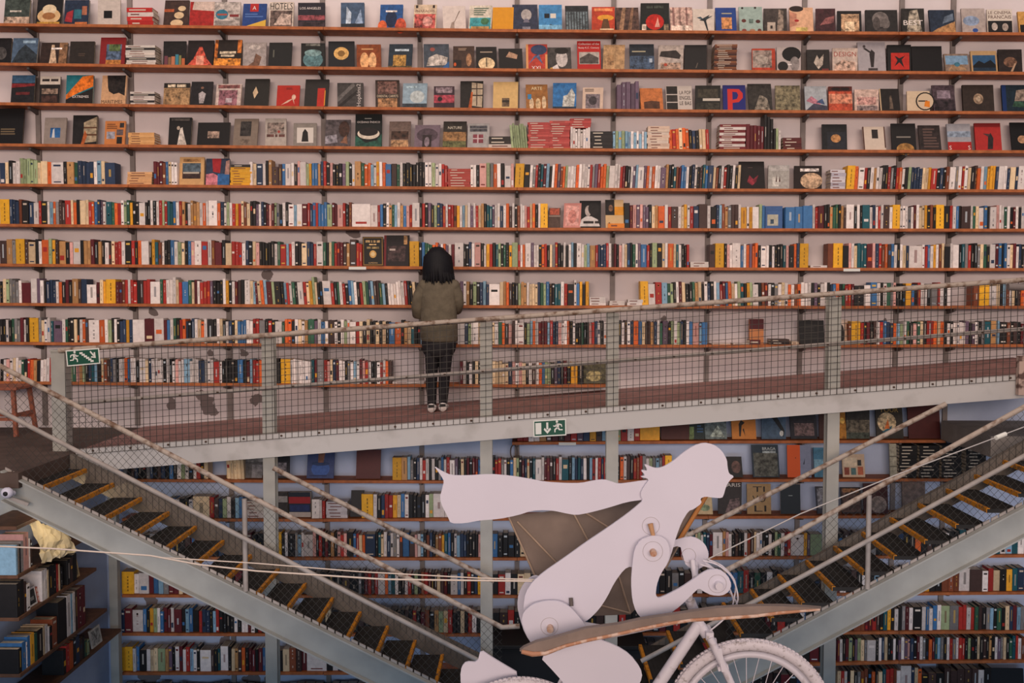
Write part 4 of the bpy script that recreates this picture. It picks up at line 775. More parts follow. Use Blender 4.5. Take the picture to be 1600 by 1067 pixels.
STACK('H',952.5,976,470,2,['d6cec8','cfc6c0'],'white stack, middle of three','eighth shelf gap')
STACK('H',980.5,1004,468,2,['d8d0cc','cfc8c4'],'white stack, right of three','eighth shelf gap')
STACK('I',1112,1141,536.8,1,['c8b8ac'],'thin pale booklet lying flat','ninth shelf left of maroon pair')
STACK('I',1145,1170,536.5,1,['d0c4ba'],'thin white booklet lying flat','ninth shelf beside maroon pair')
STACK('I',1171.5,1188,531,1,['6a2c30'],'small maroon book lying flat','ninth shelf')
STACK('I',1205,1234,530,2,['3a3030','54423c'],'low dark pair','ninth shelf left of black board')
STACK('I',1238,1249,534,1,['cdb8a0'],'small cream book lying flat','ninth shelf left of black board')
STACK('J',613,662,596.5,1,['d0c6c2'],'thin white folder lying flat','tenth shelf beside the woman')
STACK('M',382,412,783,3,['c8c0b8','bdb4ac'],'white upper bundle','third under-walkway shelf left of column',base=798)
STACK('M',386,412,798.4,2,['cfc6c2','c4bbb6'],'white lower bundle','third under-walkway shelf left of column')
STACK('M',510,543,784,5,['cfc8ca','c6bfc2'],'white paper stack','third under-walkway shelf left of slate cover')
for k, (a, c) in enumerate(((1404, 1432), (1436, 1467), (1471, 1502), (1509, 1540))):
    STACK('L',a,c,696,10,['23201f','2a2625'],'black stack, %s of four' % ordn(k+1),'behind the right stair')
cover_book('L',1391,1402,694,'a8a494',[('r',0,.3,1,.34,'7a766a'),('r',0,.6,1,.64,'7a766a')],'upright cream booklet leaning on the black stacks',.4,lean=4)
cover_book('I',1171,1193,498.5,'c98a5c',[('r',0,.6,1,1,'5f2a30')],'small peach and maroon box',.05,lean=0,thick=.05,Y=EDGEY+.09)
# spines that stand among the stacks
SEGS_D = (('D',cx(2,1520),cx(3,95),'l l l l l l l',36,-5),('D',cx(3,600),cx(3,690),'s l s l s',28,0),('D',cx(3,690),cx(3,803),'s w s w s w s',25.5,0),
          ('D',cx(3,937),cx(3,1175),'o r o c o o k n k c c r',31,-3),('D',cx(3,1392),cx(3,1498),'m m m m m',37,0),('D',cx(3,1500),cx(3,1554),'k k k',50,0),('D',cx(3,1556),cx(3,1600),'k l w',31,0),
          ('C',cx(3,624),cx(3,756),'v v v v v',41,0))
for q in SEGS_D: SEG(q[0], q[1], q[2], q[3], q[4], q[5])
# largest 300 as individuals, the rest as one object
rank = sorted(range(len(SPINES)), key=lambda i: -SPINES[i][2]*SPINES[i][3])
BIG = set(rank[:300])
rest = MB()
byrow = {}
for i, s_ in enumerate(SPINES): byrow.setdefault(s_[0], []).append(i)
pending = []
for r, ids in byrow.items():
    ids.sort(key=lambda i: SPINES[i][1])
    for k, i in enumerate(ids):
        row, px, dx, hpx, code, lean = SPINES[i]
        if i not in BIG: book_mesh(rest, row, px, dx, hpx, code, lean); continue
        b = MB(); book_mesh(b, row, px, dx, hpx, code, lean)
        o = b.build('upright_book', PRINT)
        bay = sum(1 for u in UPX if u < px+dx/2)+1
        lf = CNAME[SPINES[ids[k-1]][4]] if k and abs(SPINES[ids[k-1]][1]+SPINES[ids[k-1]][2]-px) < 1 else None
        rg = CNAME[SPINES[ids[k+1]][4]] if k+1 < len(ids) and abs(px+dx-SPINES[ids[k+1]][1]) < 1 else None
        pending.append((o, row, bay, code, lf, rg, px))
def pos_text(lf, rg):
    if lf and rg: return 'between %s and %s' % (lf.replace('thick ', ''), rg.replace('thick ', ''))
    if rg: return 'starting its run, before %s' % rg.replace('thick ', '')
    if lf: return 'ending its run, after %s' % lf.replace('thick ', '')
    return 'standing alone'
grp = {}
for p in pending: grp.setdefault((p[1], p[2], CNAME[p[3]]), []).append(p)
for (row, bay, cn), ps in grp.items():
    ps.sort(key=lambda p: p[6])
    for k, p in enumerate(ps):
        num = '' if len(ps) == 1 else ordn(k+1)+' '
        o = p[0]
        what = ('%s%s book' % (num, cn))
        tag(o, '%s, %s shelf, bay %d from left, %s' % (what, ROWS[row][1], bay, pos_text(p[4], p[5])), 'book', 'books standing upright on the wall shelves')
tag(rest.build('upright_book_rows', PRINT), 'rows of slim books packed upright along all the wall shelves', 'books', None, 'stuff')
# ------------------------------------------------------------------ landing, walkway, railing
DY = 8.9
D1, D2 = at(408, 682, DY), at(1587, 588.5, DY)
DM = (D2.z-D1.z)/(D2.x-D1.x)
def deckz(X): return D1.z+DM*(X-D1.x)
LX = -3.99
b = MB(); b.box(-6.6, LX, 7.89, WALLY-.04, LANDZ-.12, LANDZ)
tag(b.build('landing_slab', M_LAND), 'dark concrete landing slab at the top of the left stair', 'landing')
colp = [421, 760, 956.5, 1300.5]
COLX = [at(p, 600, 9.03).x for p in colp]
XE = at(1720, 580, DY).x
wk = thing('walkway', (0, 9.7, deckz(0)), 'sloping walkway bridge with red brown deck in front of the bookshelves', 'walkway')
def slopebox(b, x0, x1, y0, y1, d0, d1):
    b.hexa([(x0, y0, deckz(x0)+d0), (x1, y0, deckz(x1)+d0), (x1, y1, deckz(x1)+d0), (x0, y1, deckz(x0)+d0), (x0, y0, deckz(x0)+d1), (x1, y0, deckz(x1)+d1), (x1, y1, deckz(x1)+d1), (x0, y1, deckz(x0)+d1)])
b = MB(); slopebox(b, LX+.003, XE, 9.09, WALLY-.04, -.05, 0)
ed = [LX+.003]+[v for X in COLX for v in (X-.057, X+.057)]+[XE]
for i in range(0, len(ed), 2): slopebox(b, ed[i], ed[i+1], DY+.06, 9.09, -.05, 0)
b.build('deck', M_DECK, wk)
b = MB(); slopebox(b, LX+.003, XE, DY, DY+.012, -.19, .012); slopebox(b, LX+.003, XE, DY+.012, DY+.058, -.004, .012); slopebox(b, LX+.003, XE, DY+.012, DY+.058, -.19, -.178)
b.build('fascia_beam', M_BEAM, wk)
b = MB(); slopebox(b, LX+.003, XE, 9.9, 9.96, -.17, -.052); slopebox(b, LX+.003, XE, WALLY-.11, WALLY-.05, -.12, -.052); b.build('joist', M_STEEL, wk)

R1, R2 = at(100, 547, 8.935), at(1590, 438, 8.935)
def railz(X): return R1.z+(R2.z-R1.z)*(X-R1.x)/(R2.x-R1.x)
G1, G2 = at(129, 629, 8.945), at(1600, 514, 8.945)
def midz(X): return G1.z+(G2.z-G1.z)*(X-G1.x)/(G2.x-G1.x)
cn = ['first', 'second', 'third', 'fourth']
for i, X in enumerate(COLX):
    b = MB(); w_ = .053
    # I-section column from floor to handrail
    for (x0, x1, y0, y1) in ((X-w_, X+w_, 8.975, 8.985), (X-w_, X+w_, 9.075, 9.085), (X-.006, X+.006, 8.985, 9.075)):
        b.box(x0, x1, y0, y1, 0, railz(X)-.03)
    b.box(X-w_-.02, X+w_+.02, 8.965, 9.095, 0, .015)
    tag(b.build('steel_column', M_GREY), 'grey steel column carrying the walkway and handrail, %s from the left' % cn[i], 'column', 'columns under the walkway')
X = at(92, 600, 8.97).x
b = MB(); b.box(X-.066, X+.066, 8.965, 8.975, LANDZ, railz(X)-.01); b.box(X+.054, X+.066, 8.975, 9.07, LANDZ, railz(X)-.01); b.box(X-.066, X-.054, 8.975, 9.07, LANDZ, railz(X)-.01)
b.box(X-.075, X+.075, 8.955, 9.08, railz(X)-.01, railz(X)+.004)
tag(b.build('end_post', M_GREY), 'wide grey post at the left end of the walkway railing, by the sign', 'post')
XP = at(1596, 585, 8.85).x
b = MB(); b.box(XP-.03, XP+.05, 8.83, 8.885, at(1596, 617, 8.85).z, at(1596, 556, 8.85).z)
tag(b.build('wooden_post', mat('peeling_wood', 'b59c90', .8, noise=.6, scale=14, dark='5c4640', thr=(.4, .5))), 'peeling wooden post end at the right edge of the walkway', 'post')
rl = thing('walkway_railing', (0, 8.93, deckz(0)), 'long sloping railing with wire mesh along the walkway edge', 'railing')
xl, xr = at(92, 545, 8.935).x, at(1640, 435, 8.935).x
b = MB(); b.tube([(x, 8.935, railz(x)) for x in [xl+(xr-xl)*i/40 for i in range(41)]], .023, 10); b.build('top_rail', M_RAIL, rl)
b = MB(); b.tube([(x, 8.947, midz(x)) for x in [xl+.08+(xr-xl)*i/40 for i in range(41)]], .018, 10); b.build('mid_rail', M_RAILG, rl)
b = MB(); b.tube([at(1575, 448, 8.90), at(1680, 450, 8.90)], .03, 10); b.build('rail_clamp', M_STEEL, rl)
ends = [xl+.07]+COLX+[xr]
wz = .0021
for i in range(5):
    b = MB(); x0, x1 = ends[i]+.0, ends[i+1]
    n = int((x1-x0)/.0555)
    for k in range(n+1):
        x = x0+(x1-x0)*k/max(1, n); b.box(x-wz, x+wz, 8.893, 8.897, deckz(x)-.03, railz(x)-.015)
    k = 0
    while True:
        o0 = -.03+.0555*k; k += 1
        if deckz(x0)+o0 > railz(x0)-.02 or k > 30: break
        b.bar((x0, 8.8955, deckz(x0)+o0), (x1, 8.8955, deckz(x1)+o0), .004)
    b.build('mesh_panel', M_WIRE, rl)
M_CLIP = mat('rusty_clip', '4d3a30', .7)
for k in range(26):
    x = xl+.3+(xr-xl-.3)*k/25
    b = MB(); b.ball((x, 8.892, deckz(x)-.006), .011, 8); b.build('fixing_clip', M_CLIP, rl)
    b = MB(); b.ball((x+.1, 8.925, midz(x+.1)), .012, 6); b.build('rail_bolt', M_CLIP, rl)

# ------------------------------------------------------------------ stairs
NY, FY = 7.95, 8.75
def line(p, q, Y):
    a, c = at(*p, Y), at(*q, Y)
    m = (c.z-a.z)/(c.x-a.x)
    return (lambda X: a.z+m*(X-a.x))
def channel(b, x0, x1, f, th, Y, out):      # C channel: web + two flanges turned toward 'out'
    def sb(y0, y1, d0, d1):
        y0, y1 = min(y0, y1), max(y0, y1)
        b.hexa([(x0, y0, f(x0)+d0), (x1, y0, f(x1)+d0), (x1, y1, f(x1)+d0), (x0, y1, f(x0)+d0), (x0, y0, f(x0)+d1), (x1, y0, f(x1)+d1), (x1, y1, f(x1)+d1), (x0, y1, f(x0)+d1)])
    sb(Y, Y+.01, -th, 0); sb(Y+(.01 if out > 0 else 0), Y+out, -.013, 0); sb(Y+(.01 if out > 0 else 0), Y+out, -th, -th+.013)
def diamond(b, x0, x1, flo, fhi, Y, p=.088):
    m = (flo(x1)-flo(x0))/(x1-x0)
    def clip(xa, za, dx, dz):               # walk along, keep the part between flo and fhi
        ts = []
        for f in (flo, fhi):
            ff0 = f(xa); mm = (f(xa+1)-ff0)
            den = dz-mm*dx
            if abs(den) < 1e-6: return
            ts.append((ff0-za)/den)
        for xx in (x0, x1):
            pass
        t0, t1 = min(ts), max(ts)
        if abs(dx) > 1e-6:
            ta, tb = sorted(((x0-xa)/dx, (x1-xa)/dx)); t0, t1 = max(t0, ta), min(t1, tb)
        if t1-t0 < .03: return
        P = (xa+dx*t0, Y, za+dz*t0); Q = (xa+dx*t1, Y, za+dz*t1)
        b.bar(P, Q, .0022)
    s = -1.2
    L = x1-x0
    a = math.atan(m)
    for ang in (math.radians(47), math.radians(-47)) if abs(a) < .7 else ():
        dx, dz = math.cos(ang), math.sin(ang)
        s = -4.5
        while s < L+4.5:
            xa = x0+s; clip(xa, flo(x0)+m*0, dx, dz); s += .062
def stair(label, side, stop, sx, farl, fsx, A, B, C, post, nose0, ncount, nstart, wall_mesh):
    e = thing('staircase', (sx[1], NY, 0.02), label, 'staircase')
    f = line(*stop, NY); g = line(*farl, FY)
    b = MB(); channel(b, sx[0], sx[1], f, .245, NY, -.055); b.build('stringer', M_STRING, e)
    b = MB(); channel(b, fsx[0], fsx[1], g, .21, FY, .055); b.build('stringer', M_CONC2, e)
    P0 = nose0
    for i in range(nstart, ncount):
        X = P0.x+side*.2378*i; z = P0.z-.1245*i
        x0, x1 = (X-.255, X) if side > 0 else (X, X+.255)
        b = MB(); b.box(x0, x1, NY+.013, FY-.003, z-.03, z)
        for k in range(6): b.box(x0+.03+.033*k, x0+.036+.033*k, NY+.03, FY-.02, z, z+.003)
        t = b.build('tread', M_TREAD, e)
        b = MB(); xx = (x1-.022, x1+.004) if side > 0 else (x0-.004, x0+.022)
        b.box(xx[0], xx[1], NY+.014, FY-.004, z+.0005, z+.006); b.box(*((x1+.0005, x1+.005) if side > 0 else (x0-.005, x0-.0005)), NY+.014, FY-.004, z-.03, z+.0005)
        n = b.build('nosing', M_NOSE, e); n.parent = t
    b = MB(); b.tube([at(*p, NY-.03) for p in A], .021, 10); b.build('top_handrail', M_RAIL, e)
    b = MB(); b.tube([at(*p, NY-.075) for p in B], .019, 10); b.build('mid_handrail', M_RAILG, e)
    b = MB(); b.tube([at(*p, FY) for p in C], .022, 10); b.build('far_handrail', M_RAIL, e)
    p0, p1 = at(*post[0], NY-.03), at(*post[1], NY-.03)
    b = MB(); b.tube([p0, (p0.x, p0.y, f(p0.x)+.002)], .02, 10); b.build('baluster', M_RAILG, e)
    b = MB(); fa = line(A[0], A[1], NY+.02); fs_ = (lambda X: f(X)+.004)
    lo, hi = min(wall_mesh), max(wall_mesh)
    diamond(b, lo, hi, fs_, (lambda X: fa(X)-.02), NY+.02); b.build('mesh_panel', M_WIRE, e)
    # toe strip with light slots along the stringer
    b = MB(); xa = lo
    while xa < hi:
        b.hexa([(xa, NY+.0, f(xa)+.003), (xa+.05, NY, f(xa+.05)+.003), (xa+.05, NY+.012, f(xa+.05)+.003), (xa, NY+.012, f(xa)+.003),
                (xa, NY, f(xa)+.025), (xa+.05, NY, f(xa+.05)+.025), (xa+.05, NY+.012, f(xa+.05)+.025), (xa, NY+.012, f(xa)+.025)]); xa += .062
    b.build('toe_strip', M_RAILG, e)
    # far mesh against the far stringer
    b = MB(); gm = (g(1)-g(0)); x = fsx[0]
    lo2, hi2 = min(fsx), max(fsx); x = lo2
    while x < hi2: b.box(x-.0015, x+.0015, FY-.006, FY-.003, g(x)-.12, g(x)+.03); x += .055
    b.build('edge_mesh', M_WIRE, e)
    return e
M_CONC2 = mat('brown_grey_stringer', '6c6259', .7, noise=.3, scale=6)
n0 = at(69, 760, 7.97)
stair('dark steel staircase descending right from the left landing, yellow nosings', 1, ((6, 734), (656, 1056)), (at(6, 734, NY).x, at(790, 1100, NY).x),
      ((432, 868), (675, 987)), (LX+.02, at(790, 1040, FY).x),
      [(-40, 551), (784, 980), (812, 978)], [(-40, 621), (744, 1030), (790, 1054)], [(427, 731), (772, 908)], ((382, 779), (382, 928)), n0, 17, 0, (at(8, 734, NY).x, at(784, 980, NY).x))
nf = at(1568, 720, FY-.015)
stair('dark steel staircase descending left from the right edge, yellow nosings', -1, ((1600, 788), (1209, 995)), (at(1720, 725, NY).x, at(1010, 1100, NY).x),
      ((1600, 691), (1227, 896)), (at(1720, 625, FY).x, at(1010, 1015, FY).x),
      [(1700, 581), (1180, 867), (1131, 893)], [(1700, 658), (1258, 898), (1002, 1033)], [(1478, 631), (1072, 838), (1030, 859)], ((1358, 773), (1358, 921)), nf, 15, -3, (at(1720, 725, NY).x, at(1135, 1000, NY).x))
b = MB()
q0, q1 = at(1487, 662, 10.0), at(1490, 692, 10.0)
b.box(q0.x, q0.x+2.2, 9.15, 10.25, q1.z, q0.z)
tag(b.build('landing_slab', M_CONC), 'grey concrete landing corner beneath the walkway at the right edge', 'landing')

# ------------------------------------------------------------------ signs
M_GREEN = mat('sign_green', '0f4a38', .5); M_SIGNW = mat('sign_white', 'd9d9d2', .5)
def runner(b, P, cx, cy, s, flip=1):
    def poly(pts): b.prism([P(cx+flip*x*s, cy+y*s, .004) for x, y in pts], P(0, 0, .0052)-P(0, 0, .004))
    poly([(.12*math.cos(a)+.10, .12*math.sin(a)+.80) for a in [i*math.pi/5 for i in range(10)]])
    poly([(-.12, .60), (.16, .64), (.14, .22), (-.08, .22)])           # torso
    poly([(.14, .62), (.30, .42), (.46, .46), (.46, .36), (.26, .30), (.08, .50)])   # leading arm
    poly([(-.10, .62), (-.36, .52), (-.40, .28), (-.31, .28), (-.27, .44), (-.08, .48)])   # trailing arm
    poly([(0, .26), (.16, .26), (.36, .08), (.36, -.22), (.25, -.22), (.25, .02), (.04, .12)])   # leading leg
    poly([(-.08, .26), (.08, .22), (-.08, -.04), (-.44, -.06), (-.44, .05), (-.16, .06)])  # trailing leg
def sign(c4, Y, label, kind):
    tl, tr, br, bl = [at(*c, Y) for c in c4]
    def P(u, v, n):
        a = bl.lerp(br, u); c = tl.lerp(tr, u); p = a.lerp(c, v); return Vector((p.x, Y-n, p.z))
    e = thing('exit_sign', ((bl.x+br.x)/2, Y, min(bl.z, br.z)), label, 'sign', 'green emergency exit signs')
    b = MB(); b.prism([P(0, 0, .002), P(1, 0, .002), P(1, 1, .002), P(0, 1, .002)], (0, .002, 0)); b.build('border', M_SIGNW, e)
    b = MB(); b.prism([P(.035, .07, .003), P(.965, .07, .003), P(.965, .93, .003), P(.035, .93, .003)], (0, .0009, 0)); b.build('green_panel', M_GREEN, e)
    asp = (tr-tl).length/(tl-bl).length
    def Q(x, y, n): return P(x/asp, y, n)
    b = MB()
    def poly(pts): b.prism([Q(x, y, .004) for x, y in pts], (0, -.0010, 0))
    if kind == 'stairs':
        runner(b, Q, .50, .36, .62)
        st = []
        for i in range(6): x, y = .86+.13*i, .82-.11*i; poly([(x, y), (x+.2, y), (x+.2, y-.12), (x, y-.12)])
        poly([(1.50, .80), (1.72, .50), (1.79, .56), (1.57, .86)]); poly([(1.84, .76), (1.86, .38), (1.54, .44), (1.60, .52), (1.76, .48), (1.75, .74)])
    else:
        poly([(.13, .16), (.48, .16), (.48, .84), (.13, .84)])
        poly([(.78, .84), (.90, .84), (.90, .42), (.78, .42)]); poly([(.84, .16), (1.06, .42), (1.0, .52), (.84, .34), (.68, .52), (.62, .42)])
        runner(b, Q, 1.48, .36, .62, -1)
    b.build('pictogram', M_SIGNW, e)
sign([(102.5, 547.5), (155, 543.5), (157, 568), (105, 572.5)], 8.88, 'green exit sign with stair and arrow on the left end of railing', 'stairs')
sign([(833, 657), (884.5, 654), (885, 680), (833.5, 683)], 8.893, 'green exit sign with door and down arrow on the beam middle', 'door')

# ------------------------------------------------------------------ side shelves at lower left
SX = -4.08
M_SIDEB = mat('shaded_wood_board', '6e4c38', .6, noise=.35, scale=14)  # dimmer light on the side shelves is put into a darker board colour
def ys(px): return -SX*F/(825-px)*1.0
SB = [('uppermost', -1.90, 8.62), ('second', -2.295, 9.42), ('third', -2.64, 9.5), ('fourth', -3.10, 9.72), ('lowest', -3.41, 10.05)]
for nm, dz, ye in SB:
    b = MB(); b.box(-4.415, SX, 8.02, ye, 4.6+dz-.03, 4.6+dz)
    tag(b.build('shelf_board', M_SIDEB, bevel=.003), '%s wooden shelf running toward the viewer at lower left' % nm, 'shelf', 'side shelf boards at lower left')
def side_run(k, y0, items):
    nm, dz, ye = SB[k]; z = 4.6+dz+.001; y = y0; cnt = {}
    for code, w_, h in items:
        w_ *= 1.0
        if code == '.': y += w_; continue
        b = MB(); yy = y
        book_core(b, lambda x, d, zz: (SX-.012-d, yy+x, z+zz), w_-.0016, h, .19, code)
        o = b.build('upright_book', PRINT)
        cnt[code] = cnt.get(code, 0)+1
        tag(o, '%s %s book from the near end, %s side shelf at lower left' % (ordn(cnt[code]), CNAME[code], nm), 'book', 'books on the side shelves')
        y += w_
side_run(1, 8.02, [('s', .03, .24), ('g', .03, .24), ('k', .025, .23), ('g', .04, .25), ('p', .09, .30), ('w', .025, .24), ('d', .03, .22), ('.', .5, 0)])
side_run(2, 8.02, [('k', .06, .27), ('k', .06, .28), ('d', .04, .25), ('w', .06, .22), ('.', .20, 0), ('w', .05, .26), ('w', .05, .26), ('c', .03, .24), ('k', .07, .26), ('k', .07, .25), ('r', .04, .24), ('c', .03, .23), ('k', .05, .2), ('.', .09, 0), ('k', .06, .22), ('d', .05, .22), ('k', .08, .24)])
side_run(3, 8.02, [('k', .06, .20), ('b', .07, .23), ('w', .02, .21), ('b', .05, .25), ('y', .07, .25), ('e', .05, .23), ('k', .10, .24), ('c', .04, .25), ('w', .05, .24), ('w', .03, .21), ('k', .05, .20), ('u', .09, .25), ('.', .02, 0), ('k', .17, .36), ('w', .08, .37), ('s', .04, .36), ('w', .05, .36), ('d', .05, .36), ('m', .10, .36), ('m', .06, .36)])
side_run(4, 8.80, [('k', .06, .22), ('r', .07, .24), ('o', .07, .24), ('k', .06, .25), ('n', .07, .25), ('d', .06, .2), ('k', .05, .2), ('e', .05, .15), ('l', .05, .14)])
def side_cover(k, y0, w_, h, base, els, label, lean=10):
    nm, dz, ye = SB[k]; z = 4.6+dz+.001; L = math.radians(lean); t = .015
    def P(u, v, n): return (SX-.03-v*h*math.sin(L)+(n-t)*math.cos(L), y0+u*w_, z+v*h*math.cos(L)+n*math.sin(L))
    b = MB()
    b.hexa([P(0, 0, t), P(1, 0, t), P(1, 0, 0), P(0, 0, 0), P(0, 1, t), P(1, 1, t), P(1, 1, 0), P(0, 1, 0)], (*hx(base), .15))
    b.hexa([P(.02, .02, t-.002), P(1.004, .02, t-.002), P(1.004, .02, .002), P(.02, .02, .002), P(.02, .98, t-.002), P(1.004, .98, t-.002), P(1.004, .98, .002), P(.02, .98, .002)], (*hx('cdbfa8'), .2))
    for u0, v0, u1, v1, c, m in els: b.add([P(u0, v0, t+.0006), P(u1, v0, t+.0006), P(u1, v1, t+.0006), P(u0, v1, t+.0006)], [(0, 1, 2, 3)], (*hx(c), m))
    tag(b.build('cover_out_book', PRINT), label, 'book', 'covers on the side shelves')
side_cover(2, 8.25, .15, .15, 'd8d0cc', [(.12, .1, .88, .9, '2b2a2a', 1), (.3, .3, .7, .5, 'c8c4c0', .5)], 'small white framed cover with black picture on the third side shelf')
side_cover(2, 8.09+.32, .12, .13, 'b05c4c', [(.05+.24*i, .08+.3*j, .22+.24*i, .3+.3*j, 'd8c0b0', 0) for i in range(4) for j in range(3)], 'small red and cream grid cover on the third side shelf')
side_cover(2, 9.06, .15, .17, 'b59a70', [(.15, .12, .85, .85, '6f6250', .8)], 'tan framed cover leaning at the far end of the third side shelf')
side_cover(4, 9.45, .22, .17, 'b8b4ac', [(.1, .1, .9, .9, '8a8c88', 1)], 'pale patterned cover at the far end of the lowest side shelf')
Xc = at(181.5, 950, 10.2).x
b = MB(); b.box(Xc-.042, Xc+.042, 10.14, 10.15, 0, LANDZ-.12); b.box(Xc-.042, Xc-.032, 10.15, 10.22, 0, LANDZ-.12); b.box(Xc+.032, Xc+.042, 10.15, 10.22, 0, LANDZ-.12)
tag(b.build('steel_column', M_GREY), 'slim grey column at the corner where side shelves meet the wall', 'column')
# crumpled kraft paper over the second side shelf, lit by a small warm clip lamp
random.seed(11)
b = MB(); n, m_ = 12, 9; vs = []
for j in range(m_+1):
    for i in range(n+1):
        u, v = i/n, j/m_
        y = 8.36+.55*u; z = 4.6-2.30+.36*v*(1-.25*u)-.03*u
        vs.append((SX+.012+.045*(1-v)*(u)+random.uniform(0, .035)-.11*v*v, y+random.uniform(-.012, .012), z+random.uniform(-.012, .012)+(.03*math.sin(9*u) if v > .8 else 0)))
b.add(vs, [(j*(n+1)+i, j*(n+1)+i+1, (j+1)*(n+1)+i+1, (j+1)*(n+1)+i) for j in range(m_) for i in range(n)])
o = b.build('kraft_paper', mat('kraft_paper', 'dccaa8', .8, noise=.15, scale=8)); so = o.modifiers.new('solid', 'SOLIDIFY'); so.thickness = .0015
tag(o, 'crumpled cream wrapping paper on the side shelf, warmly lit', 'paper')
lp = bpy.data.lights.new('shelf_lamp', 'POINT'); lp.energy = 4.5; lp.color = (1, .82, .55); lp.shadow_soft_size = .03
lo_ = bpy.data.objects.new('shelf_lamp', lp); COL.objects.link(lo_); lo_.location = (-3.86, 8.55, 4.6-1.82)
b = MB(); b.box(at(772, 1000, 10.1).x, at(1000, 1000, 10.1).x, 9.75, 10.27, 0, at(800, 1000, 10.0).z)  # black box put in where only darkness shows below the shelves
b.box(at(768, 1000, 10.1).x, at(1004, 1000, 10.1).x, 9.72, 10.28, at(800, 1000, 10.0).z, at(800, 993, 10.0).z)
tag(b.build('dark_filler', M_BLACK, bevel=.01), 'black filler for the darkness below the lowest shelves behind the bicycle', 'dark_filler')

# stool on the landing
e = thing('wooden_stool', (at(15, 640, 10.1).x, 10.05, LANDZ), 'reddish wooden stool on the landing at the left edge', 'stool')
sx0, sx1 = at(-30, 600, 10.1).x, at(47, 600, 10.1).x; zt = at(10, 601, 10.1).z
b = MB(); b.box(sx0, sx1, 9.82, 10.22, zt-.03, zt); b.build('seat', M_STOOL, e, bevel=.006)
for x, y, dx, dy in ((sx1-.05, 9.86, .03, -.02), (sx1-.05, 10.18, .05, .02), (sx0+.05, 9.86, -.03, -.02), (sx0+.05, 10.18, -.05, .02)):
    b = MB(); b.bar((x+dx, y+dy, LANDZ+.001), (x, y, zt-.03), .036); b.build('leg', M_STOOL, e)
b = MB(); zz = LANDZ+.17; b.bar((sx0+.03, 9.85, zz), (sx1-.03, 9.85, zz), .03); b.bar((sx0+.03, 10.19, zz), (sx1-.02, 10.19, zz), .03); b.bar((sx1-.03, 9.86, zz+.04), (sx1-.02, 10.18, zz+.04), .03); b.build('stretcher', M_STOOL, e)

# security camera on the left stringer end
c = at(11, 770, 7.8)
e = thing('security_camera', (c.x, c.y, c.z-.05), 'white dome security camera at the top of the left stair stringer', 'camera')
b = MB(); b.ball(c, .046, 16, sx=1.0, sz=.95); b.tube([c+Vector((0, 0, -.01)), c+Vector((0, .1, -.02))], .02, 10); b.build('housing', M_WHITE, e)
b = MB(); b.ball(c+Vector((.006, -.034, 0)), .02, 12); b.build('lens', M_BLACK, e)
b = MB(); b.bar(c+Vector((-.01, .06, -.05)), c+Vector((.12, .09, -.11)), .025); b.build('bracket', M_RAILG, e)

# paper labels on shelf edges, wall hook
for (r, x0, x1, nm) in (('G', 545, 572, 'white label strip on the seventh shelf edge under the gold-bordered cover'), ('G', 1318, 1344, 'cream label strip on the seventh shelf edge at right'),
                        ('K', 873, 900, 'white label strip on the shelf edge just under the walkway beam')):
    yb = interp(ROWS[r][0], (x0+x1)/2); p, q = at(x0, yb+1, EDGEY-.003), at(x1, yb+1, EDGEY-.003)
    b = MB(); b.box(p.x, q.x, EDGEY-.0035, EDGEY-.0005, p.z-.03, p.z-.002); tag(b.build('shelf_label', M_SIGNW), nm, 'label')
c = at(803, 706, WALLY-.1)
b = MB(); b.tube([c+Vector((.035*math.cos(a), 0, .075*math.sin(a))) for a in [2*math.pi*i/24 for i in range(24)]], .007, 8, closed=True); b.bar(c+Vector((0, 0, .075)), c+Vector((0, .098, .09)), .012)
tag(b.build('wall_hook', M_BRACKET), 'dark oval ring hanging on the wall under the beam', 'hook')
# ------------------------------------------------------------------ skinned figures
def skin_mesh(vs, edges, root=0, sub=2):
    """vs: [(point, radius)] joints, edges between them -> one continuous mesh"""
    me = bpy.data.meshes.new('s'); me.from_pydata([tuple(v[0]) for v in vs], edges, [])
    o = bpy.data.objects.new('s', me); COL.objects.link(o)
    o.modifiers.new('skin', 'SKIN'); sb = o.modifiers.new('sub', 'SUBSURF'); sb.levels = sub
    for i, v in enumerate(me.skin_vertices[0].data):
        r = vs[i][1]; v.radius = (r, r) if not isinstance(r, tuple) else r
        v.use_root = (i == root)
    bpy.context.view_layer.update()
    r = bpy.data.meshes.new_from_object(o.evaluated_get(bpy.context.evaluated_depsgraph_get()))
    bpy.data.objects.remove(o); bpy.data.meshes.remove(me)
    for p in r.polygons: p.use_smooth = True
    return r
def ring(c, rx, ry, n=20, jit=0):
    return [Vector((c[0]+rx*math.cos(2*math.pi*k/n)*(1+random.uniform(-jit, jit)), c[1]+ry*math.sin(2*math.pi*k/n), c[2]+random.uniform(-jit, jit)*.2)) for k in range(n)]
# woman: where the walkway deck is seen at her feet
d = fw+rt*((684-800)/F)+up*((533.5-643)/F)
tt = ((D1.z-DM*D1.x)-CAM.z)/(d.z-DM*d.x)
foot = CAM+d*tt; PY = foot.y
K_ = PY/F
def J(px, py, dy=0.0): return at(px, py, PY)+Vector((0, dy, 0))
vs = [(J(685.5, 533), .10), (J(685.5, 500), .10), (J(685, 462), .125), (J(685, 437), .05), (J(684, 409, .035), .082), (J(684, 397, .015), .075),
      (J(674, 550), .07), (J(675, 588), .056), (J(675, 628), .038), (J(675, 638, .06), .034),
      (J(696, 550), .07), (J(694, 588), .056), (J(692.5, 628), .038), (J(692, 640, .06), .034),
      (J(663, 449), .055), (J(654, 486, .02), .043), (J(667, 478, .26), .03), (J(672, 474, .33), .03),
      (J(708, 449), .055), (J(714, 483, .04), .043), (J(701, 474, .27), .03), (J(696, 471, .34), .03)]
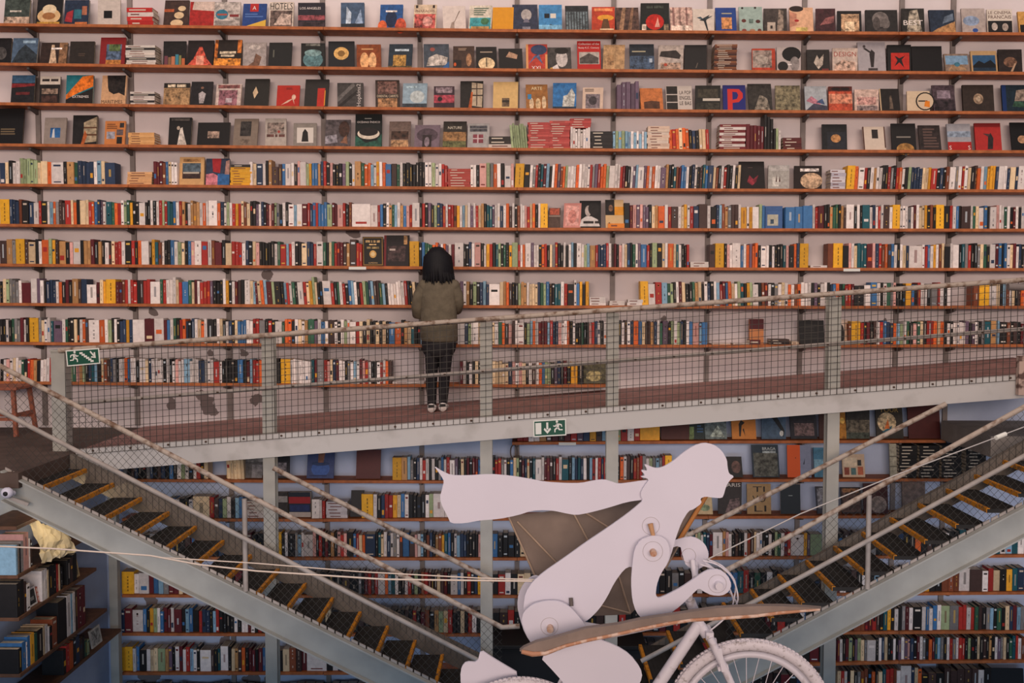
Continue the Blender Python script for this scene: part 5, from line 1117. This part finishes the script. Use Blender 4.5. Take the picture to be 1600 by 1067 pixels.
ed = [(0, 1), (1, 2), (2, 3), (3, 4), (4, 5), (0, 6), (6, 7), (7, 8), (8, 9), (0, 10), (10, 11), (11, 12), (12, 13), (2, 14), (14, 15), (15, 16), (16, 17), (2, 18), (18, 19), (19, 20), (20, 21)]
# five fingers on each hand, curled round the book she holds
for h_, wx, sg in ((17, 16, 1), (21, 20, -1)):
    base = vs[h_][0]
    for q in range(4):
        a = len(vs); p = base+Vector((sg*.012, .03, .03-.02*q)); L_ = (.03, .036, .033, .026)[q]
        vs += [(p, .011), (p+Vector((sg*L_*.5, L_, 0)), .009), (p+Vector((sg*L_*1.6, L_*1.1, 0)), .008)]
        ed += [(h_, a), (a, a+1), (a+1, a+2)]
    a = len(vs); p = base+Vector((sg*.01, -.015, .035)); vs += [(p, .011), (p+Vector((sg*.035, .01, .02)), .009)]; ed += [(h_, a), (a, a+1)]
a = len(vs); vs += [(J(684, 410, .115), .016), (J(684, 412.5, .132), .013)]; ed += [(4, a), (a, a+1)]      # nose
me = skin_mesh(vs, ed)
SKIN = mat('skin', 'b98468', .55)
L = Vector((foot.x, foot.y, deckz(foot.x)))
me.transform(Matrix.Translation(-L)); me.materials.append(SKIN)
pe = bpy.data.objects.new('person', me); COL.objects.link(pe); pe.location = L; ROOTLOC['person'] = L
tag(pe, 'woman seen from behind in olive jacket and black trousers facing the shelves', 'person')
random.seed(3)
# jacket: torso shell plus two bent sleeves
b = MB()
rs = []
for py, xl_, xr_, ry in ((430.5, 677, 695, .05), (434, 670, 701, .075), (440, 662, 709, .10), (450, 657, 714.5, .115), (466, 656, 715, .125), (482, 657, 714, .125), (500, 657, 714.5, .13), (518, 656.5, 715.5, .135), (532, 658, 716, .135), (533.5, 662, 712, .125)):
    p = J((xl_+xr_)/2, py); rs.append(ring(p, (xr_-xl_)/2*K_, ry, 26, .012))
b.loft(rs)
for pts in ([(663, 447, 0, .062), (656, 462, .0, .066), (653, 478, .01, .066), (653, 490, .04, .062), (659, 492, .12, .055), (667, 484, .25, .042)],
            [(708, 447, 0, .062), (713, 460, 0, .063), (715, 474, .02, .06), (713, 483, .07, .055), (703, 477, .25, .042)]):
    b.tube([J(x, y, dy) for x, y, dy, r in pts], [p[3] for p in pts], 16)
for x in (664, 707.5): b.ball(J(x, 447.5), .072, 14)
b.tube([J(685, 431.5, .0), J(685, 427, .005)], [.075, .062], 16)
b.build('jacket', mat('olive_cloth', '6a6050', .85, noise=.25, scale=16, bump=.5, bscale=30), pe)
b = MB()
hp = [ring(J(685.5, 524), 26*K_, .125), ring(J(686, 538), 27.5*K_, .125), ring(J(685.5, 548), 26*K_, .125), ring(J(685.5, 556), 21*K_, .115), ring(J(685.5, 560), 12*K_, .08)]
b.loft(hp)
for pts in ([(675, 542, 12.5, .115), (675, 560, 11, .095), (674.5, 588, 9.2, .07), (674, 605, 8.6, .066), (675, 630, 6.8, .052), (675, 636, 6.6, .052)],
            [(696, 542, 12.5, .115), (695.5, 560, 11, .095), (694.5, 588, 9, .07), (693.5, 605, 8.4, .066), (692.5, 630, 6.6, .052), (692, 636, 6.4, .052)]):
    b.loft([ring(J(x, y), rx*K_, ry, 18) for x, y, rx, ry in pts])
b.build('trousers', mat('black_denim', '221f22', .8, noise=.2, scale=20), pe)
for x, yb in ((675, 643), (692.5, 644.5)):
    c = J(x, yb); z = deckz(c.x)+.002
    b = MB(); prof = []
    for dy, rx, hh in ((-.07, .030, .07), (-.055, .042, .085), (0, .044, .095), (.07, .046, .075), (.14, .046, .055), (.19, .03, .045)):
        pr = []
        for k in range(12):
            a = 2*math.pi*k/12
            pr.append(Vector((c.x+rx*math.cos(a), c.y+dy, z+hh/2+hh/2*math.sin(a)*(1 if math.sin(a) > 0 else .98))))
        prof.append(pr)
    b.loft(prof)
    s_ = b.build('shoe', mat('white_trainer', 'd2c8c4', .6), pe)
    b = MB(); b.box(c.x-.03, c.x+.03, c.y-.075, c.y-.068, z+.05, z+.075); b.build('heel_tab', M_BLACK, pe)
# shoulder-length hair: overlapping locks on a skull-shaped cap
b = MB()
b.loft([ring(J(x, y, dy), w_*K_, ry, 22, .03) for x, y, w_, ry, dy in ((683, 385.5, 3, .02, 0), (683.5, 388, 10, .07, 0), (683, 395, 15.5, .10, 0), (683, 402, 18, .105, -.015), (683, 408, 19, .09, -.035), (683.5, 418, 20, .085, -.04), (684.5, 430, 21, .085, -.035), (685.5, 438, 21.5, .075, -.03), (685, 442, 15, .05, -.03))])
for k in range(54):
    a = math.pi*(.93+1.14*k/53)
    x = math.cos(a); y_ = math.sin(a)
    t = J(684+19*x, 402, y_*.115); m_ = J(684.5+21.5*x, 424, y_*.122); e_ = J(685.5+(23+random.uniform(-3, 3))*x, 441+random.uniform(-5, 4), y_*.105+random.uniform(-.015, .01))
    b.tube([J(683+6*x, 387.5, y_*.04), t, m_, e_], [.012, .02, .019, .004], 7)
b.build('hair', mat('black_hair', '131116', .6, noise=.3, scale=60, spec=.25), pe)
for x in (679.5, 688.5):
    b = MB(); b.ball(J(x, 406, .104), .010, 10); b.build('eye', M_BLACK, pe)
b = MB(); b.tube([J(680, 418.5, .104), J(684, 419, .113), J(688, 418.5, .104)], [.003, .007, .003], 8); b.build('mouth', mat('lips', '8f5248', .5), pe)
b = MB(); c = J(684, 473, .40); b.box(c.x-.10, c.x+.10, c.y-.012, c.y+.012, c.z-.10, c.z+.13)
tag(b.build('held_book', mat('held_book_cover', '8a8078', .6), bevel=.003), 'open book held by the woman in front of her chest', 'book')

# ------------------------------------------------------------------ flying bicycle with cut-out rider
SYB = 4.0
def zz(pts): return [(660+x*.4, 670+y*.4) for x, y in pts]
def smooth_poly(pts, it=1, keep=()):
    for _ in range(it):
        out = []
        n = len(pts)
        for i in range(n):
            p, q = pts[i], pts[(i+1) % n]
            out += [(p[0]*.78+q[0]*.22, p[1]*.78+q[1]*.22), (p[0]*.22+q[0]*.78, p[1]*.22+q[1]*.78)]
        pts = out
    return pts
def board(b, pts, Y, th, it=1, c=None):
    pts = smooth_poly(pts, it) if it else pts
    front = [at(x, y, Y) for x, y in pts]
    b.prism(front, (0, th, 0), c)
def circle_line(b, px, py, r, Y, w_=.0016):
    b.tube([at(px+r*math.cos(a), py+r*math.sin(a), Y) for a in [2*math.pi*i/32 for i in range(32)]], w_, 6, closed=True)
rid = thing('cyclist_cutout', at(900, 1067, SYB), 'flat white cut-out of a long-haired cyclist leaning over the handlebar', 'cut-out figure')
body = [(888,195),(848,187),(872,182),(851,160),(882,164),(864,135),(905,153),(925,153),(945,147),(980,126),(1020,92),(1060,66),(1100,54),(1140,62),(1170,85),(1190,120),(1192,150),(1198,176),(1219,186),(1201,200),(1186,226),(1178,255),(1171,271),(1130,268),(1105,264),(1085,272),(1092,290),(1060,314),(1040,320),(1012,365),(990,425),(978,470),(960,525),(930,565),(880,562),(815,536),(788,548),(750,600),(720,660),(690,705),(650,745),(625,757),(560,790),(480,830),(430,800),(396,740),(395,690),(402,640),(430,598),(470,562),(560,500),(640,442),(730,382),(800,332),(832,306),(862,280),(850,255),(865,225)]
b = MB(); board(b, zz(body), SYB, .012, 1)
b.build('torso_and_head', M_WHITE, rid)
cape = [(45,145),(78,166),(112,181),(180,182),(260,176),(340,182),(420,195),(480,207),(560,212),(620,212),(670,201),(710,197),(740,206),(765,215),(820,208),(850,203),(900,198),(930,230),(880,275),(860,277),(800,285),(720,310),(650,328),(600,337),(560,330),(520,321),(480,317),(430,319),(370,338),(300,352),(220,358),(165,369),(110,369),(100,345),(76,300),(68,268),(78,230),(84,205),(76,188),(60,165)]
b = MB(); board(b, zz(cape), SYB+.014, .006, 1)
b.build('hair_streamer', M_WHITE, rid)
b = MB(); board(b, zz([(450,573),(425,578),(395,605),(375,645),(370,690),(380,740),(400,800),(440,860),(480,850),(520,700),(500,600)]), SYB+.16, .012, 1); b.build('far_thigh', M_WHITE, rid)
b = MB(); board(b, [(751,1015),(746,1035),(728,1034),(721,1042),(719,1056),(722,1090),(770,1105),(800,1100),(812,1053),(790,1040),(770,1028)], SYB+.17, .012, 1); b.build('far_foot', M_WHITE, rid)
b = MB(); board(b, [(1077,838),(1090,841),(1102,850),(1108,865),(1104,882),(1090,890),(1072,885),(1066,866),(1063,852),(1040,858),(1050,846)], SYB+.15, .012, 1); b.build('far_hand', M_WHITE, rid)
arm = [(890,418),(930,418),(958,438),(968,478),(960,520),(930,568),(915,610),(911,650),(922,662),(960,646),(1010,620),(1060,586),(1095,562),(1120,550),(1160,548),(1194,573),(1208,608),(1198,636),(1170,652),(1130,650),(1100,636),(1080,622),(1060,640),(1010,690),(960,727),(900,743),(858,742),(835,716),(820,670),(815,600),(820,530),(828,470),(850,435)]
b = MB(); board(b, zz(arm), SYB-.04, .012, 1); b.build('near_arm', M_WHITE, rid)
thigh = [(480,672),(530,672),(570,690),(605,725),(640,772),(640,800),(560,850),(450,885),(430,847),(400,790),(387,750),(395,715),(430,685)]
b = MB(); board(b, zz(thigh), SYB-.05, .012, 1); b.build('near_thigh', M_WHITE, rid)
calf = [(842,1025),(880,1012),(930,997),(963,1009),(985,1023),(1001,1044),(1004,1058),(992,1082),(960,1105),(930,1110),(890,1078),(866,1050)]
b = MB(); board(b, calf, SYB-.075, .012, 1); b.build('near_calf', M_WHITE, rid)
for px, py, r, Y in ((1020, 861.5, 15.5, SYB-.0405), (1017, 821.5, 13.5, SYB-.0005), (1121, 912, 14, SYB-.0405), (858.5, 978.5, 13.5, SYB-.0505)): b = MB(); circle_line(b, px, py, r, Y, .0009); b.build('pencil_circle', M_PENCIL, rid)
b = MB(); circle_line(b, 1076, 868, 11, SYB+.1495, .001); b.build('pencil_circle', M_PENCIL, rid)
for px, py, Y, r, m in ((1020, 861.5, SYB-.04, .013, M_COPPER), (1122, 912.5, SYB-.04, .015, M_BIKE), (859.5, 980, SYB-.05, .013, M_COPPER)):
    b = MB(); c = at(px, py, Y); b.tube([c+Vector((0, .045, .002)), c+Vector((0, -.026, -.002))], r, 14); b.build('pivot_pin', m, rid)
b = MB(); b.tube([at(1016, 818, SYB-.02), at(1021, 838, SYB-.028)], [.011, .008], 10); b.build('peg', M_WOOD, rid)
b = MB(); b.tube([at(892, 934, SYB-.01), at(893, 947, SYB-.02)], .008, 8); b.build('slot_pin', M_BRACKET, rid)

bk = thing('bicycle', at(985, 1230, SYB), 'white painted old bicycle hung in mid-air with canvas wings', 'bicycle')
b = MB(); 
BY = SYB+.075
def ctr(px, py, Y=BY): return at(px, py, Y)
def wheel(px, py, name):
    c = ctr(px, py); R = 136.5*SYB/F
    e = []
    b = MB(); n = 72
    b.tube([c+Vector((math.cos(a)*(R-.026), 0, math.sin(a)*(R-.026))) for a in [2*math.pi*i/n for i in range(n)]], .024, 12, closed=True)
    for i in range(110):          # tread knobs
        a = 2*math.pi*i/110
        for s in (-1, 0, 1):
            p = c+Vector((math.cos(a+.012*(s % 2))*(R-.004-.005*abs(s)), s*.014, math.sin(a+.012*(s % 2))*(R-.004-.005*abs(s))))
            d = Vector((math.cos(a), 0, math.sin(a))); b.bar(p-d*.004, p+d*.0045, .012, .009, (0, 1, 0))
    ty = b.build('wheel', M_TYRE, bk); ty['label'] = '%s wheel with knobbly whitewashed tyre' % name
    b = MB(); 
    sec = [(R-.050, -.014), (R-.046, -.016), (R-.074, -.013), (R-.078, 0), (R-.074, .013), (R-.046, .016), (R-.050, .014)]
    rings = [[c+Vector((math.cos(a)*r, y, math.sin(a)*r)) for r, y in sec] for a in [2*math.pi*i/n for i in range(n)]]
    k = len(sec); vs = [p for r in rings for p in r]
    b.add(vs, [(i*k+j, i*k+(j+1) % k, ((i+1) % n)*k+(j+1) % k, ((i+1) % n)*k+j) for i in range(n) for j in range(k)], None, True)
    o = b.build('rim', M_BIKE, bk); o.parent = ty
    b = MB()
    for i in range(32):
        a = 2*math.pi*i/32+.05; s = 1 if i % 2 else -1; ah = a+s*(.75 if (i//2) % 2 else -.75)*.9
        b.tube([c+Vector((math.cos(ah)*.022, s*.03, math.sin(ah)*.022)), c+Vector((math.cos(a)*(R-.076), 0, math.sin(a)*(R-.076)))], .0017, 5)
    o = b.build('spoke', M_BIKE, bk); o.parent = ty
    b = MB(); b.tube([c+Vector((0, -.05, 0)), c+Vector((0, -.032, 0)), c+Vector((0, -.03, 0)), c+Vector((0, .03, 0)), c+Vector((0, .032, 0)), c+Vector((0, .05, 0))], [.012, .012, .026, .026, .012, .012], 14)
    o = b.build('hub', M_BIKE, bk); o.parent = ty
    return c
FWc = wheel(1170, 1127, 'front'); RWc = wheel(815, 1186, 'rear')
b = MB()
hd0, hd1 = ctr(1078, 938), ctr(1096, 982); bb = ctr(958, 1176); st_ = ctr(915, 998); seat0 = ctr(905, 990)
b.tube([hd0, hd1], .021, 14); b.tube([ctr(1092, 975), bb], .024, 14); b.tube([ctr(1084, 962), st_], .0185, 14)
b.tube([seat0, bb], .017, 14); b.tube([bb+Vector((0, -.05, 0)), bb+Vector((0, .05, 0))], .024, 14)
for s in (-1, 1):
    b.tube([bb+Vector((0, s*.03, 0)), RWc+Vector((0, s*.065, 0))], .010, 10); b.tube([st_+Vector((0, s*.02, 0)), RWc+Vector((0, s*.065, 0))], .009, 10)
b.build('frame', M_BIKE, bk)
b = MB(); b.tube([hd1+Vector((-.004, 0, .012)), ctr(1104, 992)], .022, 12)
for s in (-1, 1): b.tube([ctr(1106, 990)+Vector((0, s*.045, 0)), ctr(1125, 1030)+Vector((0, s*.05, 0)), ctr(1150, 1085)+Vector((0, s*.053, 0)), FWc+Vector((0, s*.055, 0))], [.016, .0155, .013, .010], 12)
b.bar(ctr(1106, 988)+Vector((0, -.05, 0)), ctr(1106, 988)+Vector((0, .05, 0)), .03, .03); b.build('fork', M_BIKE, bk)
b = MB(); b.tube([ctr(1078, 938), ctr(1076, 925), ctr(1086, 906)], .014, 12); b.tube([ctr(1086, 902)+Vector((0, .06, .05)), ctr(1086, 906), ctr(1122, 912)+Vector((0, -.05, 0)), ctr(1122, 912)+Vector((0, -.06, 0))], .012, 12)
b.tube([ctr(1086, 904), ctr(1095, 880)+Vector((0, .12, 0)), ctr(1078, 866)+Vector((0, .2, 0))], .012, 12); b.build('handlebar', M_BIKE, bk)
b = MB(); b.tube([ctr(1100, 884)+Vector((0, .1, 0)), ctr(1118, 896)+Vector((0, .06, 0)), ctr(1132, 915)], [.010, .008, .006], 8); b.tube([ctr(1092, 894)+Vector((0, -.05, 0)), ctr(1112, 890)+Vector((0, -.07, 0)), ctr(1135, 905)+Vector((0, -.08, 0))], [.010, .008, .006], 8); b.build('brake_lever', M_BIKE, bk)
for k, pts in enumerate(([(1098, 876), (1120, 882), (1142, 900), (1152, 925), (1150, 945), (1128, 958)], [(1100, 872), (1128, 884), (1148, 908), (1147, 935), (1138, 960), (1110, 985)],
                         [(1094, 882), (1122, 892), (1138, 915), (1146, 940), (1140, 955)], [(1140, 925), (1150, 940), (1151, 950), (1135, 948), (1125, 968)], [(1080, 935), (1088, 950), (1096, 966), (1102, 985), (1110, 1003)])):
    b = MB(); P = [ctr(*p, SYB+.01+.02*k) for p in pts]
    # smooth the cable through its points
    Q = []
    for i in range(len(P)-1):
        a0, a1, a2, a3 = P[max(0, i-1)], P[i], P[i+1], P[min(len(P)-1, i+2)]
        for t in (0, .25, .5, .75):
            Q.append(.5*((2*a1)+(a2-a0)*t+(2*a0-5*a1+4*a2-a3)*t*t+(3*a1-a0-3*a2+a3)*t**3))
    Q.append(P[-1]); b.tube(Q, .0033, 7); b.build('cable', M_BIKE, bk)
b = MB()
for s in (-1, 1):
    b.bar(ctr(1112, 1005)+Vector((.02, s*.055, 0)), ctr(1126, 1040)+Vector((0, s*.06, 0)), .016, .014); b.bar(ctr(1118, 1038)+Vector((0, s*.045, 0)), ctr(1134, 1034)+Vector((.0, s*.045, 0)), .022, .018)
b.build('rim_brake', M_BIKE, bk)
b = MB(); b.tube([seat0, ctr(903, 982)], .013, 10); b.loft([ring(ctr(x, 978)+Vector((0, 0, dz)), .02, w_*.9, 12) for x, w_, dz in ((880, .06, 0), (890, .07, .008), (915, .045, .004), (940, .018, 0), (946, .010, -.006))]); b.build('saddle', M_BIKE, bk)
b = MB(); cr = [bb+Vector((.085*math.cos(a), -.055, .085*math.sin(a))) for a in [2*math.pi*i/40 for i in range(40)]]; b.tube(cr, .005, 6, closed=True); b.bar(bb+Vector((0, -.065, 0)), bb+Vector((.12, -.065, -.12)), .02, .014); b.bar(bb+Vector((0, .065, 0)), bb+Vector((-.12, .065, .12)), .02, .014)
b.box(bb.x+.08, bb.x+.17, bb.y-.17, bb.y-.08, bb.z-.135, bb.z-.11); b.build('crank', M_BIKE, bk)
# near wing: a long thin canvas-covered wing held edge-on, rust coloured rim
wo = [(812,1017),(818,1012),(836,1004),(868,996),(916,982),(964,976),(1000,968),(1040,962),(1080,956),(1120,950),(1180,947),(1220,947),(1260,949),(1283,951),(1280,954),(1220,959),(1180,964),(1120,968),(1080,971),(1040,977),(1000,985),(960,994),(920,1002),(884,1011),(852,1024),(836,1024),(818,1021)]
b = MB(); Y0, Y1 = SYB-.30, SYB-.11
front = [at(x, y, Y0) for x, y in wo]; back = [at(x, y-4, Y1) for x, y in wo]
nn = len(wo)
b.add(front+back, [tuple(range(nn)), tuple(range(2*nn-1, nn-1, -1))]+[(k, k+nn, (k+1) % nn+nn, (k+1) % nn) for k in range(nn)])
wg = b.build('near_wing', M_WING, bk)
b = MB(); low = [(1281,952.5),(1220,957.5),(1180,962.5),(1120,966.5),(1080,969),(1040,975),(1000,983),(960,992),(920,1000),(884,1009),(852,1021),(832,1022),(815,1018)]
b.tube([at(x, y, Y0-.004) for x, y in low], [.004]+[.0065]*9+[.008, .010, .008], 8); o = b.build('leading_edge', M_COPPER, bk); o.parent = wg
# far wing: brown fabric on a wooden frame behind the rider
fwp = [(794,806),(850,800),(905,790),(1000,772),(1104,775),(1064,842),(1040,886),(1012,930),(985,960),(930,962),(880,950),(846,922),(832,896)]
b = MB(); Y2 = SYB+.32
fr = [at(x, y, Y2+.0006*(x-800)) for x, y in fwp]; nn = len(fr)
b.prism(fr, (0, .003, 0)); fwg = b.build('far_wing', M_FABRIC, bk)
for a_, c_ in (((1105, 774), (1040, 888)), ((794, 806), (846, 922)), ((808, 815), (880, 890)), ((895, 800), (922, 850)), ((905, 795), (960, 830)), ((960, 880), (985, 958)), ((846, 922), (985, 958))):
    b = MB(); b.tube([at(*a_, Y2+.0006*(a_[0]-800)-.006), at(*c_, Y2+.0006*(c_[0]-800)-.006)], .0042, 8)
    o = b.build('wing_strut', M_STRUT, bk); o.parent = fwg
b = MB(); b.tube([at(1104, 774, Y2+.165), at(1060, 846, Y2+.14)], .010, 8); o = b.build('wing_spar', mat('orange_wood', 'b5773f', .6, noise=.2), bk); o.parent = fwg

# ropes and cable holding the sculpture
def rope(name, pts, r, label, m=M_ROPE):
    b = MB(); b.tube([at(*p) for p in pts], r, 7); tag(b.build(name, m), label, 'rope', 'lines steadying the bicycle')
rope('rope', [(-60, 851, 4.4), (80, 857, 4.35), (235, 868, 4.3), (310, 882, 4.25), (400, 892, 4.2), (600, 905, 4.1), (832, 908, 4.03)], .0036, 'white rope from the left edge to the rider, lower strand')
rope('rope', [(245, 870.5, 4.31), (400, 880, 4.22), (560, 893, 4.13), (745, 903, 4.06), (836, 905.5, 4.04)], .0026, 'thin white rope above the lower strand, ending at the rider')
rope('steel_cable', [(1105, 874, 4.0), (1250, 803, 4.3), (1400, 742, 4.6), (1600, 667, 5.0), (1700, 629, 5.2)], .0028, 'thin pale cable running from the handlebar to the upper right', M_LINK2 if 'M_LINK2' in globals() else mat('cable_steel', 'b8b4b2', .5, metal=.2))
b = MB(); b.tube([at(1556, 684, 4.9), at(1571, 678, 4.93)], .011, 10); tag(b.build('turnbuckle', M_SIGNW), 'pale turnbuckle on the thin cable near the right edge', 'turnbuckle')
